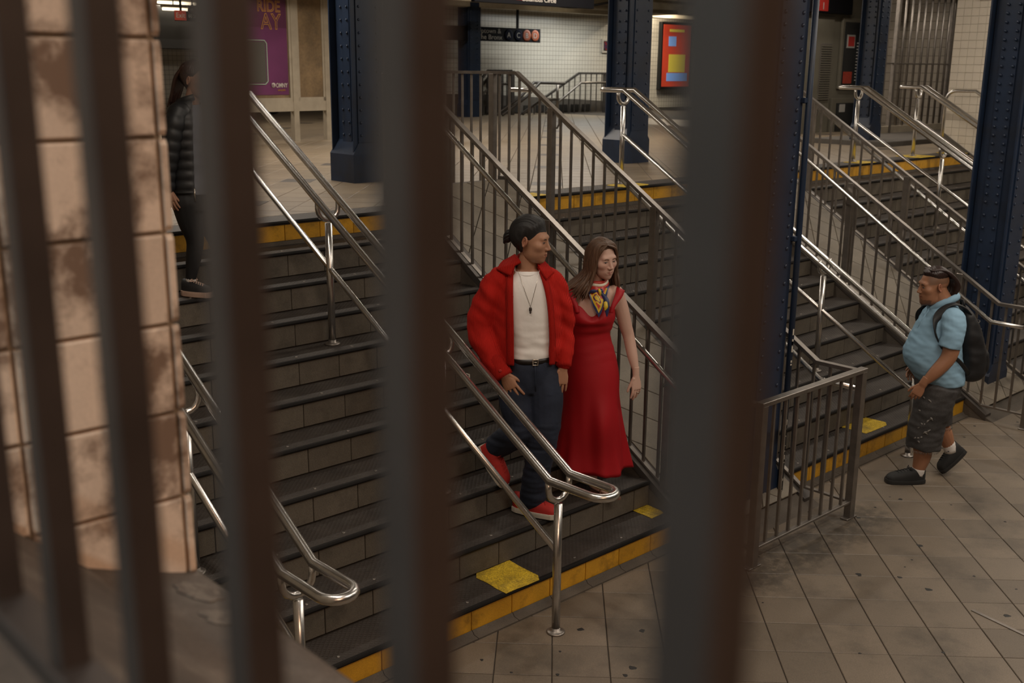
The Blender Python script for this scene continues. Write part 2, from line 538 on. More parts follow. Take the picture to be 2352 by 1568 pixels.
def tile_field(parent, name, rect, org, ea, eb, size, gap, th, mats, ang=0.0, offs=(0, 0), limit=300, dark=None, keep=None):
    """rect (a0,a1,b0,b1) in plane coordinates covered with tiles; the `limit` nearest are objects, the rest one stuff part"""
    ea, eb, org = Vector(ea), Vector(eb), Vector(org)
    n = ea.cross(eb)
    a0, a1, b0, b1 = rect
    sa, sb = size
    ca, sn = math.cos(ang), math.sin(ang)
    R = max(abs(a0), abs(a1)) + max(abs(b0), abs(b1)) + sa
    cells = []
    cor = [(ca * x + sn * y, -sn * x + ca * y) for x in (a0, a1) for y in (b0, b1)]
    i0 = math.floor((min(q[0] for q in cor) - offs[0]) / sa) - 1; i1 = math.ceil((max(q[0] for q in cor) - offs[0]) / sa) + 1
    j0 = math.floor((min(q[1] for q in cor) - offs[1]) / sb) - 1; j1 = math.ceil((max(q[1] for q in cor) - offs[1]) / sb) + 1
    g = gap / 2
    for i in range(i0, i1):
        for j in range(j0, j1):
            u0, u1 = offs[0] + i * sa + g, offs[0] + (i + 1) * sa - g
            v0, v1 = offs[1] + j * sb + g, offs[1] + (j + 1) * sb - g
            poly = [(ca * u - sn * v, sn * u + ca * v) for u, v in ((u0, v0), (u1, v0), (u1, v1), (u0, v1))]
            for (x, y, c) in ((1, 0, a1), (-1, 0, -a0), (0, 1, b1), (0, -1, -b0)):
                if poly: poly = clip(poly, x, y, c)
            if len(poly) < 3: continue
            ar = abs(sum(poly[k - 1][0] * poly[k][1] - poly[k][0] * poly[k - 1][1] for k in range(len(poly)))) / 2
            if ar < 0.02 * sa * sb: continue
            cx = sum(q[0] for q in poly) / len(poly); cy = sum(q[1] for q in poly) / len(poly)
            wc = org + ea * cx + eb * cy
            if keep and not keep(wc): continue
            d = wc - CAM
            z = d.dot(FWD)
            x, y = d.dot(RGT) / max(z, 0.1), d.dot(UPV) / max(z, 0.1)
            seen = z > 0.2 and abs(x) < 0.52 and abs(y) < 0.36
            cells.append((0 if seen else 1, d.length, poly, wc, (i, j)))
    cells.sort(key=lambda q: (q[0], q[1]))
    rest = MB()
    for k, (sn_, dl, poly, wc, ij) in enumerate(cells):
        dk = dark(*ij) if dark else 0
        m = mats[dk]
        if k < limit and sn_ == 0:
            mb = MB()
            tile_poly(mb, poly, org, ea, eb, n, th * (1 + 0.06 * rnd.random()))
            me = mb.mesh(name, m, wc)
            inst(name, me, parent, wc)
        else:
            rest.cur = dk
            tile_poly(rest, poly, org, ea, eb, n, th)
    if rest.v:
        o = rest.build(name, list(mats), parent)
        o['kind'] = 'stuff'
# ------------------------------------------------------------------ dimensions read off the place
RUN, RISE = 0.2781, 0.175
SL = RISE / RUN
ZF = -11 * RISE                      # lower floor
NK = 10                              # treads below the landing
YB = -NK * RUN                       # face of the bottom riser
R1 = (5.3, 6.45)                     # tiled ramp between the first two flights
R2 = (9.35, 10.42)
WR = 14.95                           # right-hand tiled wall
WL = 0.745                           # face of the wall on the left of the first flight

def structure(o):
    o['kind'] = 'structure'
    return o

# ------------------------------------------------------------------ floors
fl = structure(MB().span((-6, -12, ZF - 0.2), (20, YB + 0.3, ZF - 0.006)).build('floor', M['grout']))
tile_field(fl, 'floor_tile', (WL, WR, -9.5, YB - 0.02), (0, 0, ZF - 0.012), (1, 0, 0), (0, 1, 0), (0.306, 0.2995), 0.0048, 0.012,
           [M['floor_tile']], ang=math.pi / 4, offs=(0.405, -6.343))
gum = MB()
for i in range(150):
    x, y = rnd.uniform(2.9, 9.5), rnd.uniform(-6.6, -2.95)
    r = rnd.choice((0.008, 0.011, 0.014, 0.02))
    a = rnd.random() * 6
    gum.rings([[Vector((x + math.cos(t) * r * (1 + 0.5 * math.cos(t - a)) * q, y + math.sin(t) * r * (1 + 0.3 * math.sin(2 * t + a)) * q, ZF + h)) for t in [k * 0.785 for k in range(8)]]
               for q, h in ((1.0, 0.0003), (0.8, 0.0016))], smooth=False)
o = gum.build('gum_spots', M['dark'], fl); o['kind'] = 'stuff'
# cable chase: thin metal strip let into the tiles
st = MB()
st.tube([(5.79, -4.49, ZF + 0.002), (5.72, -4.86, ZF + 0.002)], 0.0, sq=(0.022, 0.006))
st.build('floor_strip', M['steel_dull'], fl, label='pale metal strip let into the tiles')

fu = structure(MB().span((-6, 0.3, -0.25), (24, 17.7, -0.006)).build('floor', M['grout']))
def updark(i, j):
    return 1 if (j % 8 == 0 and i % 6 in (0,)) else 0
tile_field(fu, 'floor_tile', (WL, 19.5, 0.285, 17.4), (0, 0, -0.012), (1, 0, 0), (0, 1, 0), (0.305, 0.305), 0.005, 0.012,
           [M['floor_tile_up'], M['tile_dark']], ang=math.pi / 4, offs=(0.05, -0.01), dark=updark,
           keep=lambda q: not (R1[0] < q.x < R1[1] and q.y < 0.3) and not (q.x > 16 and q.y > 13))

# ------------------------------------------------------------------ the three flights of stairs
hooks = []
def flight(x0, x1, label, yel=()):
    W = x1 - x0
    root = MB()
    prof = [(0.32, -0.02)]
    for k in range(0, NK + 1):
        y = -k * RUN
        prof += [(y + 0.012, -k * RISE - 0.02), (y + 0.012, -(k + 1) * RISE - 0.02)]
    prof += [(0.32, ZF - 0.02)]
    root.prism([(x0, y, z) for y, z in prof], (W, 0, 0))
    r = structure(root.build('staircase', M['grout']))
    r['label'] = label
    r['category'] = 'staircase'
    tm = None
    nm = None
    nt = round(W / 0.2945)
    tw = W / nt
    for k in range(0, NK + 1):
        y, z = -k * RUN, -k * RISE
        # checker plate and rounded dark nosing
        if k == 0:
            mb = MB().bbox((x0 + W / 2, y + 0.14, z - 0.014), (W, 0.30, 0.026), 0.003)
        else:
            mb = MB().bbox((x0 + W / 2, y + RUN / 2 + 0.002, z - 0.014), (W - 0.004, RUN - 0.010, 0.026), 0.003)
        t = mb.build('tread', M['tread'], r)
        ns = MB()
        ring = [(-0.012, -0.004), (-0.015, -0.012), (-0.012, -0.021), (0.004, -0.022), (0.006, 0.0015), (-0.009, 0.0015)]
        ns.rings([[Vector((x, y + a, z + b)) for a, b in ring] for x in (x0 + 0.002, x1 - 0.002)], smooth=False)
        ns.build('nosing', M['nosing'], r)
        # riser tiles
        yl = k in (0, NK)
        top, bot = z - 0.024, z - RISE + (0.03 if yl else 0.004)
        off = 0 if yl else (0.5 * (k % 2))
        me = {}
        for i in range(-1 if off else 0, nt):
            a = max(x0, x0 + (i + off) * tw) + 0.0025
            b = min(x1, x0 + (i + 1 + off) * tw) - 0.0025
            key = round(b - a, 3)
            if key not in me:
                q = MB(); tile_poly(q, [(-(b - a) / 2, (bot - top) / 2 + 0.002), ((b - a) / 2, (bot - top) / 2 + 0.002), ((b - a) / 2, (top - bot) / 2), (-(b - a) / 2, (top - bot) / 2)],
                                    Vector((0, 0, 0)), Vector((1, 0, 0)), Vector((0, 0, 1)), Vector((0, -1, 0)), 0.014, 0.002)
                me[key] = q.mesh('riser_tile', M['riser_y'] if yl else M['riser'])
            inst('riser_tile', me[key], r, ((a + b) / 2, y + 0.013, (top + bot) / 2))
        if yl:
            MB().span((x0, y - 0.004, z - RISE), (x1, y + 0.012, bot)).build('riser_base', M['concrete'], r)
    # concrete cove along the foot of the bottom riser
    cv = MB()
    n = max(2, round(W / 0.3))
    for i in range(n):
        a, b = x0 + i * W / n + 0.002, x0 + (i + 1) * W / n - 0.002
        cv.prism([(a, YB - 0.004, ZF - 0.002), (a, YB - 0.06, ZF - 0.002), (a, YB - 0.06, ZF + 0.010), (a, YB - 0.022, ZF + 0.016), (a, YB - 0.006, ZF + 0.036)], (b - a, 0, 0))
    cv.build('cove', M['concrete'], r)
    # anti-slip studs
    sd = MB()
    for k in range(1, NK + 1):
        for i in range(int(W / 0.42)):
            x = x0 + 0.2 + i * 0.42
            sd.lathe((x, -k * RUN + 0.055, -k * RISE - 0.002), [(0.011, 0), (0.010, 0.0035), (0.004, 0.0045)], 8)
    sd = sd.build('studs', M['steel_dull'], r); sd['kind'] = 'stuff'
    # yellow painted pads
    for (px0, px1, py0, py1, pz) in yel:
        pb = MB()
        nn = 14
        top = []
        for i in range(nn):
            t = i / nn * 4
            sgm, f = int(t), t - int(t)
            c = [(px0, py0), (px1, py0), (px1, py1), (px0, py1)]
            a, b = c[sgm], c[(sgm + 1) % 4]
            top.append((a[0] + (b[0] - a[0]) * f + rnd.uniform(-0.006, 0.006), a[1] + (b[1] - a[1]) * f + rnd.uniform(-0.005, 0.005)))
        pb.prism([(q[0], q[1], pz + 0.0005) for q in top], (0, 0, 0.0022))
        pb.build('paint_pad', M['paint_y'], r, label='rough patch of yellow paint on the step')
    return r

Z10 = -NK * RISE
flight(WL, R1[0] - 0.05, 'broad flight of dark steps the couple walks down', [(3.69, 3.98, -2.80, -2.50, Z10), (5.10, 5.24, -2.66, -2.45, Z10), (2.1, 2.4, -2.80, -2.50, Z10)])
flight(R1[1] + 0.05, R2[0] - 0.05, 'middle flight of dark steps behind the two tiled ramps', [(7.70, 8.08, -2.72, -2.46, Z10), (7.72, 8.12, -0.02, 0.24, 0.0), (6.52, 6.72, -0.02, 0.2, 0.0)])
flight(R2[1] + 0.05, WR, 'far right flight of dark steps beside the white tiled wall', [(12.05, 12.45, -0.02, 0.26, 0.0), (13.5, 14.0, -0.02, 0.36, 0.0), (14.55, 14.93, -0.02, 0.3, 0.0)])

# ------------------------------------------------------------------ tiled ramps between the flights
def ramp(x0, x1, label):
    prof = [(-3.06, ZF), (-2.99, ZF + 0.03), (0.22, 0.135), (0.30, 0.135), (0.30, -0.2), (0.3, ZF)]
    prof = [(y, z) for y, z in prof]
    r = structure(MB().prism([(x0 - 0.05, y, z) for y, z in prof], (x1 - x0 + 0.1, 0, 0)).build('ramp', M['concrete']))
    r['label'] = label; r['category'] = 'ramp'
    ey = Vector((0, RUN, RISE)).normalized()
    ln = math.hypot(RUN, RISE) / RUN
    tile_field(r, 'ramp_tile', (x0 + 0.06, x1 - 0.06, -2.93 * ln, 0.2 * ln), (0, 0, 0.006), (1, 0, 0), ey, (0.305, 0.305), 0.006, 0.012,
               [M['ramp_tile']], ang=math.pi / 4, offs=(0.1, 0.05))
    for x in (x0, x1):                # sloping kerb with a steel edge
        k = MB()
        k.prism([(x - 0.055, -2.99, ZF + 0.0), (x - 0.055, -2.99, ZF + 0.055), (x - 0.055, 0.22, 0.165), (x - 0.055, 0.30, 0.165), (x - 0.055, 0.30, 0.10), (x - 0.055, 0.22, 0.10)], (0.11, 0, 0))
        k.build('kerb', M['steel_dark'], r)
    return r
ramp(R1[0], R1[1], 'tiled ramp strip between the couple\'s flight and the middle flight')
ramp(R2[0], R2[1], 'tiled ramp strip behind the walking man')

# ------------------------------------------------------------------ walls, ceiling
YP = -5.221
wl = structure(MB().span((-3.0, YP + 0.012, -2.2), (WL - 0.006, 17.6, CEIL)).build('wall_left', M['wall_grout']))
px = [WL - 0.014 - 0.243 * k for k in range(0, 9)]
zj = [1.124 + 0.1462 * k for k in range(-6, 14)]
for kz in range(len(zj) - 1):
    za, zb = zj[kz], zj[kz + 1]
    cols = [(px[0], WL)] + [(px[i + 1], px[i]) for i in range(len(px) - 1)]
    for a, b in cols:
        q = MB()
        bv = 0.006 if b == WL else 0.004
        tile_poly(q, [(a + 0.0025, za + 0.003), (b - (0 if b == WL else 0.0025), za + 0.003), (b - (0 if b == WL else 0.0025), zb - 0.003), (a + 0.0025, zb - 0.003)],
                  Vector((0, YP + 0.012, 0)), Vector((1, 0, 0)), Vector((0, 0, 1)), Vector((0, -1, 0)), 0.012, bv)
        q.build('wall_tile', M['pillar_tile'], wl)
# parapet the camera looks over: flat top at the right, rising to the left
pa = structure(MB().prism([(WL + 0.005, YP - 6, 0.25), (0.70, YP - 6, 0.266), (0.61, YP - 6, 0.300), (0.565, YP - 6, 0.318), (0.48, YP - 6, 0.395), (0.30, YP - 6, 0.56), (-1.2, YP - 6, 0.56), (-1.2, YP - 6, -2.2), (WL + 0.005, YP - 6, -2.2)],
               (0, 6.03, 0)).build('parapet', M['ledge']))
pa['label'] = 'worn brown concrete ledge below the cream tiled wall'; pa['category'] = 'ledge'
for cx, cy, rx, ry in ((0.70, -5.32, 0.035, 0.05), (0.69, -5.43, 0.04, 0.035), (0.61, -5.30, 0.03, 0.02)):
    pb = MB()
    q_ = []
    for k in range(18):
        a = 2 * math.pi * k / 18
        r_ = 0.75 + 0.35 * rnd.random()
        q_.append((min(0.742, cx + rx * r_ * math.cos(a)), cy + ry * r_ * math.sin(a)))
    zt = lambda x: 0.25 + (WL + 0.005 - x) * 0.36 if x > 0.61 else 0.30 + (0.61 - x) * 0.4
    pb.rings([[Vector((x, y, zt(x) - 0.002)) for x, y in q_], [Vector((x, y, zt(x) + 0.0012)) for x, y in q_]], smooth=False)
    pb.build('paint_splash', M['splash'], pa, label='pale splash of dried paint on the ledge')
lip = MB().prism([(WL + 0.004, YP - 6, 0.251), (WL + 0.008, YP - 6, 0.248), (WL + 0.008, YP - 6, 0.21), (WL + 0.004, YP - 6, 0.20)], (0, 6.0, 0))
lip.build('edge_strip', M['concrete'], pa)

wr = structure(MB().span((WR + 0.008, -9, -2.2), (WR + 0.3, 0.392, CEIL)).build('wall_right', M['wall_grout']))
def wr_keep(q):
    return q.z > 0.235 + SL * (min(q.y, 0.42) - 0.342) - 0.10 and q.z > ZF + 0.25
tile_field(wr, 'wall_tile', (-0.392, 3.4, -1.6, 2.9), (WR + 0.008, 0, 0), (0, -1, 0), (0, 0, 1), (0.107, 0.107), 0.0028, 0.008, [M['wall_tile']],
           offs=(-0.392, 0.012), keep=lambda q: wr_keep(q), limit=300)
bs = structure(MB().prism([(WR - 0.02, 0.392, 0.0), (WR - 0.02, 0.392, 0.262), (WR - 0.02, -2.95, 0.262 + SL * (-3.342)), (WR - 0.02, -3.3, ZF + 0.22), (WR - 0.02, -9, ZF + 0.22), (WR - 0.02, -9, ZF), (WR - 0.02, -2.95, ZF), (WR - 0.02, 0.0, 0.0)],
                      (0.028, 0, 0)).build('baseboard_right', M['band']))

wb = structure(MB().span((16.0, 13.0, -0.3), (32, 13.3, CEIL)).build('wall_back', M['far_tile']))
structure(MB().span((-6, 17.45, -0.3), (16.3, 17.7, CEIL)).build('wall_back', M['far_tile']))
structure(MB().span((16.0, 13.3, -0.3), (16.3, 17.45, CEIL)).build('wall_back', M['far_tile']))
bd = structure(MB().prism([(16.0, 12.985, -0.01), (30, 12.985, -0.01), (30, 12.985, 0.05), (23.6, 12.985, 0.07), (21.8, 12.985, 0.263), (17.3, 12.985, 0.484), (16.0, 12.985, 0.5)], (0, 0.02, 0)).build('baseboard_back', M['band']))
# dark stair opening recess under the band: low grilles
gr = MB()
for i in range(9):
    gr.span((17.4 + i * 0.42, 12.97, 0.03), (17.68 + i * 0.42, 12.986, 0.2))
gr.build('vent_slots', M['dark'], bd)

ce = structure(MB().span((-6, -12, CEIL), (32, 17.7, CEIL + 0.2)).build('ceiling', M['ceiling']))
for y, z, h, x0, x1 in ((12.3, 2.40, 0.35, 8, 30), (8.2, 2.62, 0.4, 1, 30), (5.6, 2.62, 0.4, 1, 30), (1.95, 2.55, 0.5, 1, 30), (-2.65, 2.55, 0.5, 1, 30)):
    b = structure(MB().bbox(((x0 + x1) / 2, y, z + h / 2), (x1 - x0, 0.28, h), 0.01).build('beam', M['beam']))
    b['label'] = 'painted ceiling beam running along the concourse'; b['category'] = 'beam'
b = structure(MB().bbox((21.95, 11.0, 2.72), (0.16, 4.0, 0.6), 0.01).build('beam', M['beam']))
b['label'] = 'short cross beam casting the slanted shadow on the white back wall'; b['category'] = 'beam'
t = thing('ceiling_light', 'short ceiling light beside the cross beam at the white back wall', 'light', (22.95, 11.9, CEIL), 'fluorescent ceiling lights')
MB().span((22.88, 11.05, 2.93), (23.02, 12.75, CEIL)).build('housing', M['beam'], t)
MB().bbox((22.95, 11.9, 2.92), (0.05, 1.6, 0.03), 0.006).build('diffuser', M['lamp_off'], t)
pp = MB()
for dz, dy, r in ((2.50, 11.6, 0.035), (2.46, 10.9, 0.05), (2.52, 9.0, 0.03)):
    pp.tube([(6, dy, dz), (30, dy, dz)], r, 8)
structure(tagd(pp.build('ceiling_pipes', M['beam']), 'painted pipes under the concourse ceiling', 'pipes'))
cb = MB()
pts = []
for i in range(40):
    t = i / 39
    pts.append((9.6 + t * 5.2, 6.25, 2.12 + 0.10 * math.cos(t * 9.0) * math.cos(t * 4) + 0.05))
cb.tube(pts, 0.022, 6)
tagd(cb.build('cable', M['black']), 'sagging black cable under the ceiling behind the hanging sign', 'cable')

# light fixtures, the added fill lamps among them
for i, (x, y, sx, sy, p) in enumerate(LAMPS):
    lab = 'fluorescent ceiling light above the %s' % ['lower floor beside the railing', 'first flight of stairs', 'lower floor by the tiled ramp', 'lower floor by the far steps', 'landing behind the jacketed woman',
        'landing behind the blue column', 'landing by the far columns', 'concourse behind the purple poster', 'concourse by the back wall', 'far flight by the white wall', 'wall behind the bars, added to grey their sides', 'ledge with the bars, added to warm them and the tiled wall', 'middle flight of steps, added to light column faces and treads', 'alcove with the barred gate', 'grey booth, added to brighten it'][i]
    t = thing('ceiling_light', lab, 'light', (x, y, CEIL), 'fluorescent ceiling lights')
    h = MB(); h.span((x - sx / 2 - 0.05, y - sy / 2 - 0.05, CEIL - 0.06), (x + sx / 2 + 0.05, y + sy / 2 + 0.05, CEIL)); h.build('housing', M['beam'], t)
    d = MB(); d.bbox((x, y, CEIL - 0.08), (sx, sy, 0.04), 0.008); d.build('diffuser', M['lamp_off'], t)
for x0, x1, y, z, lab in ((8.9, 10.3, 12.15, 2.17, 'upper glowing tube over the exit sign'), (8.9, 10.3, 11.95, 2.05, 'lower glowing tube over the exit sign'), (18.0, 19.5, 11.75, 2.50, 'glowing tube under the far beam above the letters sign')):
    t = thing('tube_lamp', lab, 'light', ((x0 + x1) / 2, y, z + 0.06), 'glowing tubes at the back of the concourse')
    MB().tube([(x0, y, z), (x1, y, z)], 0.026, 10).build('tube', M['lamp'], t)
    MB().span((x0 - 0.02, y - 0.05, z + 0.03), (x1 + 0.02, y + 0.05, z + 0.07)).build('housing', M['beam'], t)
    for x in (x0 + 0.2, x1 - 0.2):
        MB().tube([(x, y, z + 0.06), (x, y, CEIL)], 0.01, 6).build('hanger', M['steel_dark'], t)

# ------------------------------------------------------------------ riveted blue columns
def column(x, y, z0, label, s=0.37):
    t = thing('column', label, 'column', (x, y, z0), 'riveted blue columns')
    t['kind'] = 'structure'
    h = s / 2
    top = CEIL
    MB().span((x - 0.012, y - h + 0.012, z0), (x + 0.012, y + h - 0.012, top)).build('web', M['blue'], t)
    for sg in (-1, 1):
        MB().bbox((x, y + sg * (h - 0.008), (z0 + top) / 2), (s, 0.016, top - z0), 0.002).build('flange', M['blue'], t)
        MB().bbox((x, y + sg * (h + 0.006), (z0 + 0.38 + top) / 2), (s * 0.72, 0.012, top - z0 - 0.38), 0.002).build('cover_plate', M['blue'], t)
    an = MB()
    for sx in (-1, 1):
        for sy in (-1, 1):
            an.span((x + sx * 0.014 - 0.006, y + sy * (h - 0.016) - (0.085 if sy > 0 else 0), z0), (x + sx * 0.014 + 0.006, y + sy * (h - 0.016) + (0.085 if sy < 0 else 0), top))
            an.span((x + min(sx * 0.014, sx * 0.10), y + sy * (h - 0.022) - 0.006, z0), (x + max(sx * 0.014, sx * 0.10), y + sy * (h - 0.022) + 0.006, top))
        # side plate closing the section towards the viewer, set back from the flanges
        an.span((x + sx * (h - 0.075) - 0.006, y - h + 0.03, z0), (x + sx * (h - 0.075) + 0.006, y + h - 0.03, top))
        an.span((x + sx * (h - 0.062) - 0.006, y - 0.075, z0), (x + sx * (h - 0.062) + 0.006, y + 0.075, top))
    an.build('angle_irons', M['blue'], t)
    rv = MB()
    prof = [(0.0135, 0), (0.012, 0.006), (0.006, 0.010)]
    zz = z0 + 0.45
    dense = 0.075
    while zz < top - 0.05:
        for sg in (-1, 1):
            rv.lathe((x + sg * s * 0.27, y - h - 0.012, zz), [(r, q) for r, q in prof], 8, axis=1)
            rv.lathe((x - h + 0.050, y + sg * 0.05, zz), [(r, -q) for r, q in prof], 8, axis=0)
        zz += dense if (zz - z0 > 1.85 + 0.0 and zz < 2.6) else 0.118
    rv = rv.build('rivets', M['blue'], t); rv['kind'] = 'stuff'
    # filled foot with a sloping top
    b = MB()
    e_ = h + 0.014
    q = [(-e_, -e_), (e_, -e_), (e_, e_), (-e_, e_)]
    b.rings([[Vector((x + a, y + c, z0)) for a, c in q], [Vector((x + a, y + c, z0 + 0.27)) for a, c in q], [Vector((x + a * 0.5, y + c * 0.95, z0 + 0.43)) for a, c in q]], smooth=False)
    b.build('foot', M['blue'], t)
    ch = MB()
    for i in range(7):
        zc = z0 + rnd.uniform(0.05, 1.2)
        ch.box((x - h - 0.0005 + 0.0, y + rnd.uniform(-h * 0.9, h * 0.9), min(zc, z0 + 0.25)), (0.002, rnd.uniform(0.006, 0.014), rnd.uniform(0.008, 0.02)))
    ch = ch.build('paint_chips', M['blue_chip'], t); ch['kind'] = 'stuff'
    return t
column(6.12, 2.03, 0, 'blue riveted column on the landing at the head of the first flight')
column(9.93, 1.92, 0, 'blue riveted column on the landing between the two tiled ramps')
column(15.3, 1.80, 0, 'blue riveted column by the barred gate and grey booth', 0.30)
column(16.35, 12.35, 0, 'distant blue column in front of the back wall beside the letters sign')
column(6.04, -2.66, ZF, 'blue riveted column inside the railing at the foot of the nearer ramp')
column(9.98, -2.58, ZF, 'blue riveted column behind the man with the backpack')
# conduit clipped to the nearer lower column
cd = thing('conduit', 'slim blue conduit clipped up the column beside the wide blurred bar', 'pipe', (6.24, -2.87, ZF))
MB().tube([(6.245, -2.875, ZF), (6.245, -2.875, CEIL)], 0.021, 10).build('pipe', M['blue'], cd)
for z in (-1.1, 0.0, 0.9):
    MB().bbox((6.235, -2.86, z), (0.075, 0.04, 0.035), 0.005).build('clip', M['blue'], cd)
ch = MB()
for i in range(26):
    z = ZF + 0.12 + rnd.random() ** 1.5 * 1.2
    ch.box((6.236, -2.896, z), (0.012, 0.004, rnd.uniform(0.008, 0.05)))
ch = ch.build('paint_chips', M['blue_chip'], cd); ch['kind'] = 'stuff'

# ------------------------------------------------------------------ stainless double handrails
POSTY = (-3.06, -2.08, -0.93, 0.21)
def handrail_z(y):
    return 0.893 + (min(max(y, -3.07), 0.14) - 0.14) * (0.893 + 1.013) / (0.14 + 3.07)
def mid_z(y):
    return 0.479 + (y - 0.21) * (0.479 + 1.44) / (0.21 + 3.06)
def ground_z(y):
    if y > 0: return 0.0
    if y < YB: return ZF
    return -math.ceil(-y / RUN - 1e-6) * RISE
def double_rail(x, label, plate=False, yend=0.0, reach=0.29):
    t = thing('handrail', label, 'handrail', (x, -3.06, ZF), 'double stainless handrails')
    g = 0.078

    zb = handrail_z(-3.07)
    for s in (-1, 1):
        pass
    ye = -3.07 + yend
    pts = [(x - g, 0.14, 0.893), (x - g, ye, zb), (x - g, ye - reach, zb + 0.004)]
    for k in range(1, 8):
        a = math.pi * k / 8
        pts.append((x - g * math.cos(a), ye - reach - g * math.sin(a), zb + 0.004))
    pts += [(x + g, ye - reach, zb + 0.004), (x + g, ye, zb), (x + g, 0.14, 0.893), (x + g, 0.38, 0.893)]
    for k in range(1, 8):
        a = math.pi * k / 8
        pts.append((x + g * math.cos(a), 0.38 + g * math.sin(a), 0.893))
    pts += [(x - g, 0.38, 0.893)]
    MB().tube(pts, 0.0235, 14, closed=True).build('rail', M['steel'], t)
    MB().tube([(x, y, mid_z(y)) for y in (0.21, -3.06 + yend)], 0.0195, 12).build('mid_rail', M['steel'], t)
    for y in POSTY:
        if y < -3: y += yend
        zr = handrail_z(y) if y > -2.95 else zb
        zu = zr - 0.13
        zg = ground_z(y)
        MB().tube([(x, y, zg), (x, y, zu - 0.02)], 0.024, 12).build('post', M['steel'], t)
        f = [(x - g, y, zr - 0.01), (x - g, y, zu + g)]
        for k in range(1, 8):
            a = math.pi * k / 8
            f.append((x - g * math.cos(a), y, zu + g * (1 - math.sin(a)) - 0.0))
        f += [(x + g, y, zu + g), (x + g, y, zr - 0.01)]
        MB().tube(f, 0.0175, 10).build('fork', M['steel'], t)
        MB().lathe((x, y, zg), [(0.052, 0.0), (0.052, 0.006), (0.045, 0.011), (0.026, 0.013), (0.0245, 0.03)], 20).build('flange', M['steel_dull'], t)
    if plate:
        p = MB(); p.bbox((x + 0.03, -2.262, -0.64), (0.004, 0.075, 0.045), 0.002)
        p = p.build('number_plate', M['sign_white'], t, label='small white plate lettered 2C')
        lettering('-2C', 0.05, (x + 0.027, -2.23, -0.657), (math.pi / 2, 0, -math.pi / 2), M['black'], p, 'LEFT', sx=0.8)
    return t
double_rail(2.215, 'stainless double handrail nearest the cream tiled wall')
double_rail(3.82, 'stainless double handrail in front of the couple', True)
double_rail(7.93, 'stainless double handrail on the middle flight behind the walking man', False, 0.09, 0.10)
double_rail(12.24, 'stainless double handrail on the far flight beside the tiled ramp')
double_rail(13.75, 'stainless double handrail on the far flight nearer the white wall')

# wall-side rail of the far flight
t = thing('handrail', 'single bent stainless handrail along the white tiled wall', 'handrail', (14.7, 0.29, 0))
pts = [(14.70, 0.29, 0.0), (14.70, 0.29, 0.70)]
for k in range(1, 6):
    a = math.pi / 2 * k / 6
    pts.append((14.70, 0.29 - 0.14 * (1 - math.cos(a)) , 0.70 + 0.14 * math.sin(a)))
pts += [(14.70, 0.15, 0.84), (14.70, -0.12, 0.84), (14.70, -3.1, -1.05), (14.7, -3.4, -1.05)]
MB().tube(pts, 0.0235, 12).build('rail', M['steel'], t)
for y in (-0.75, -1.9, -3.0):
    z = 0.84 + (y + 0.12) * (0.84 + 1.05) / (2.98)
    MB().tube([(14.70, y, z), (14.71, y, z - 0.06), (WR, y, z - 0.07)], 0.012, 8).build('bracket', M['steel'], t)
MB().lathe((14.70, 0.29, 0), [(0.05, 0), (0.05, 0.008), (0.026, 0.014)], 16).build('flange', M['steel_dull'], t)

# ------------------------------------------------------------------ railings along the ramps
def poly_z(pts, y):
    for (ya, za), (yb, zb) in zip(pts, pts[1:]):
        if yb <= y <= ya:
            return za + (zb - za) * (y - ya) / (yb - ya)
    return pts[0][1] if y > pts[0][0] else pts[-1][1]
TOP = [(1.25, 1.06), (0.125, 1.06), (-2.97, -0.858), (-3.281, -0.858)]
BOT = [(0.27, 0.19), (-2.92, -1.80), (-3.281, -1.80)]
HND = [(0.30, 0.905), (0.0, 0.905), (-2.95, -1.02), (-3.23, -1.02)]
def ramp_railing(x, side, label, top_level=True):
    t = thing('railing', label, 'railing', (x, -3.3, ZF), 'barred railings along the ramps')
    tp = TOP if top_level else TOP[1:]
    MB().tube([(x, y, z - 0.012) for y, z in tp], 0, sq=(0.048, 0.026)).build('top_rail', M['steel_dull'], t)
    MB().tube([(x, y, z - 0.004) for y, z in BOT], 0, sq=(0.034, 0.014)).build('bottom_rail', M['steel_dull'], t)
    hx = x + side * 0.085
    MB().tube([(hx, y, z) for y, z in HND], 0.019, 12).build('hand_tube', M['steel'], t)
    posts = [0.43, -0.31, -1.46, -2.60] + ([1.22] if top_level else [])
    for y in posts:
        zb = poly_z(BOT, y) - 0.06 if y < 0.3 else (0.0 if y > 0.5 else 0.0)
        zt = poly_z(TOP, y) - 0.02
        MB().bbox((x, y, (zb + zt) / 2), (0.055, 0.06, zt - zb), 0.004).build('post', M['steel_dull'], t)
        if y < 0.3:
            zh = poly_z(HND, y)
            MB().tube([(x + side * 0.02, y + 0.01, zh - 0.10), (hx - side * 0.02, y, zh - 0.10), (hx, y, zh - 0.07), (hx, y, zh)], 0.008, 8).build('bracket', M['steel_dull'], t)
    y = 1.10 if top_level else 0.0
    bm_ = {}
    n = 0
    while y > -3.2:
        if min(abs(y - q) for q in posts) > 0.05:
            zb = poly_z(BOT, y) if y < 0.27 else (0.135 if y < 0.3 else 0.0)
            zt = poly_z(TOP, y) - 0.02
            MB().box((x, y, (zb + zt) / 2), (0.017, 0.017, zt - zb)).build('baluster', M['steel_dull'], t)
        y -= 0.1265
    return t
ramp_railing(R1[0], -1, 'barred railing beside the couple on the near edge of the first ramp', False)
ramp_railing(R1[1], 1, 'barred railing behind the couple on the far edge of the first ramp')
ramp_railing(R2[0], -1, 'barred railing on the near edge of the ramp behind the backpack man', False)
ramp_railing(R2[1], 1, 'barred railing on the far edge of the ramp behind the backpack man')
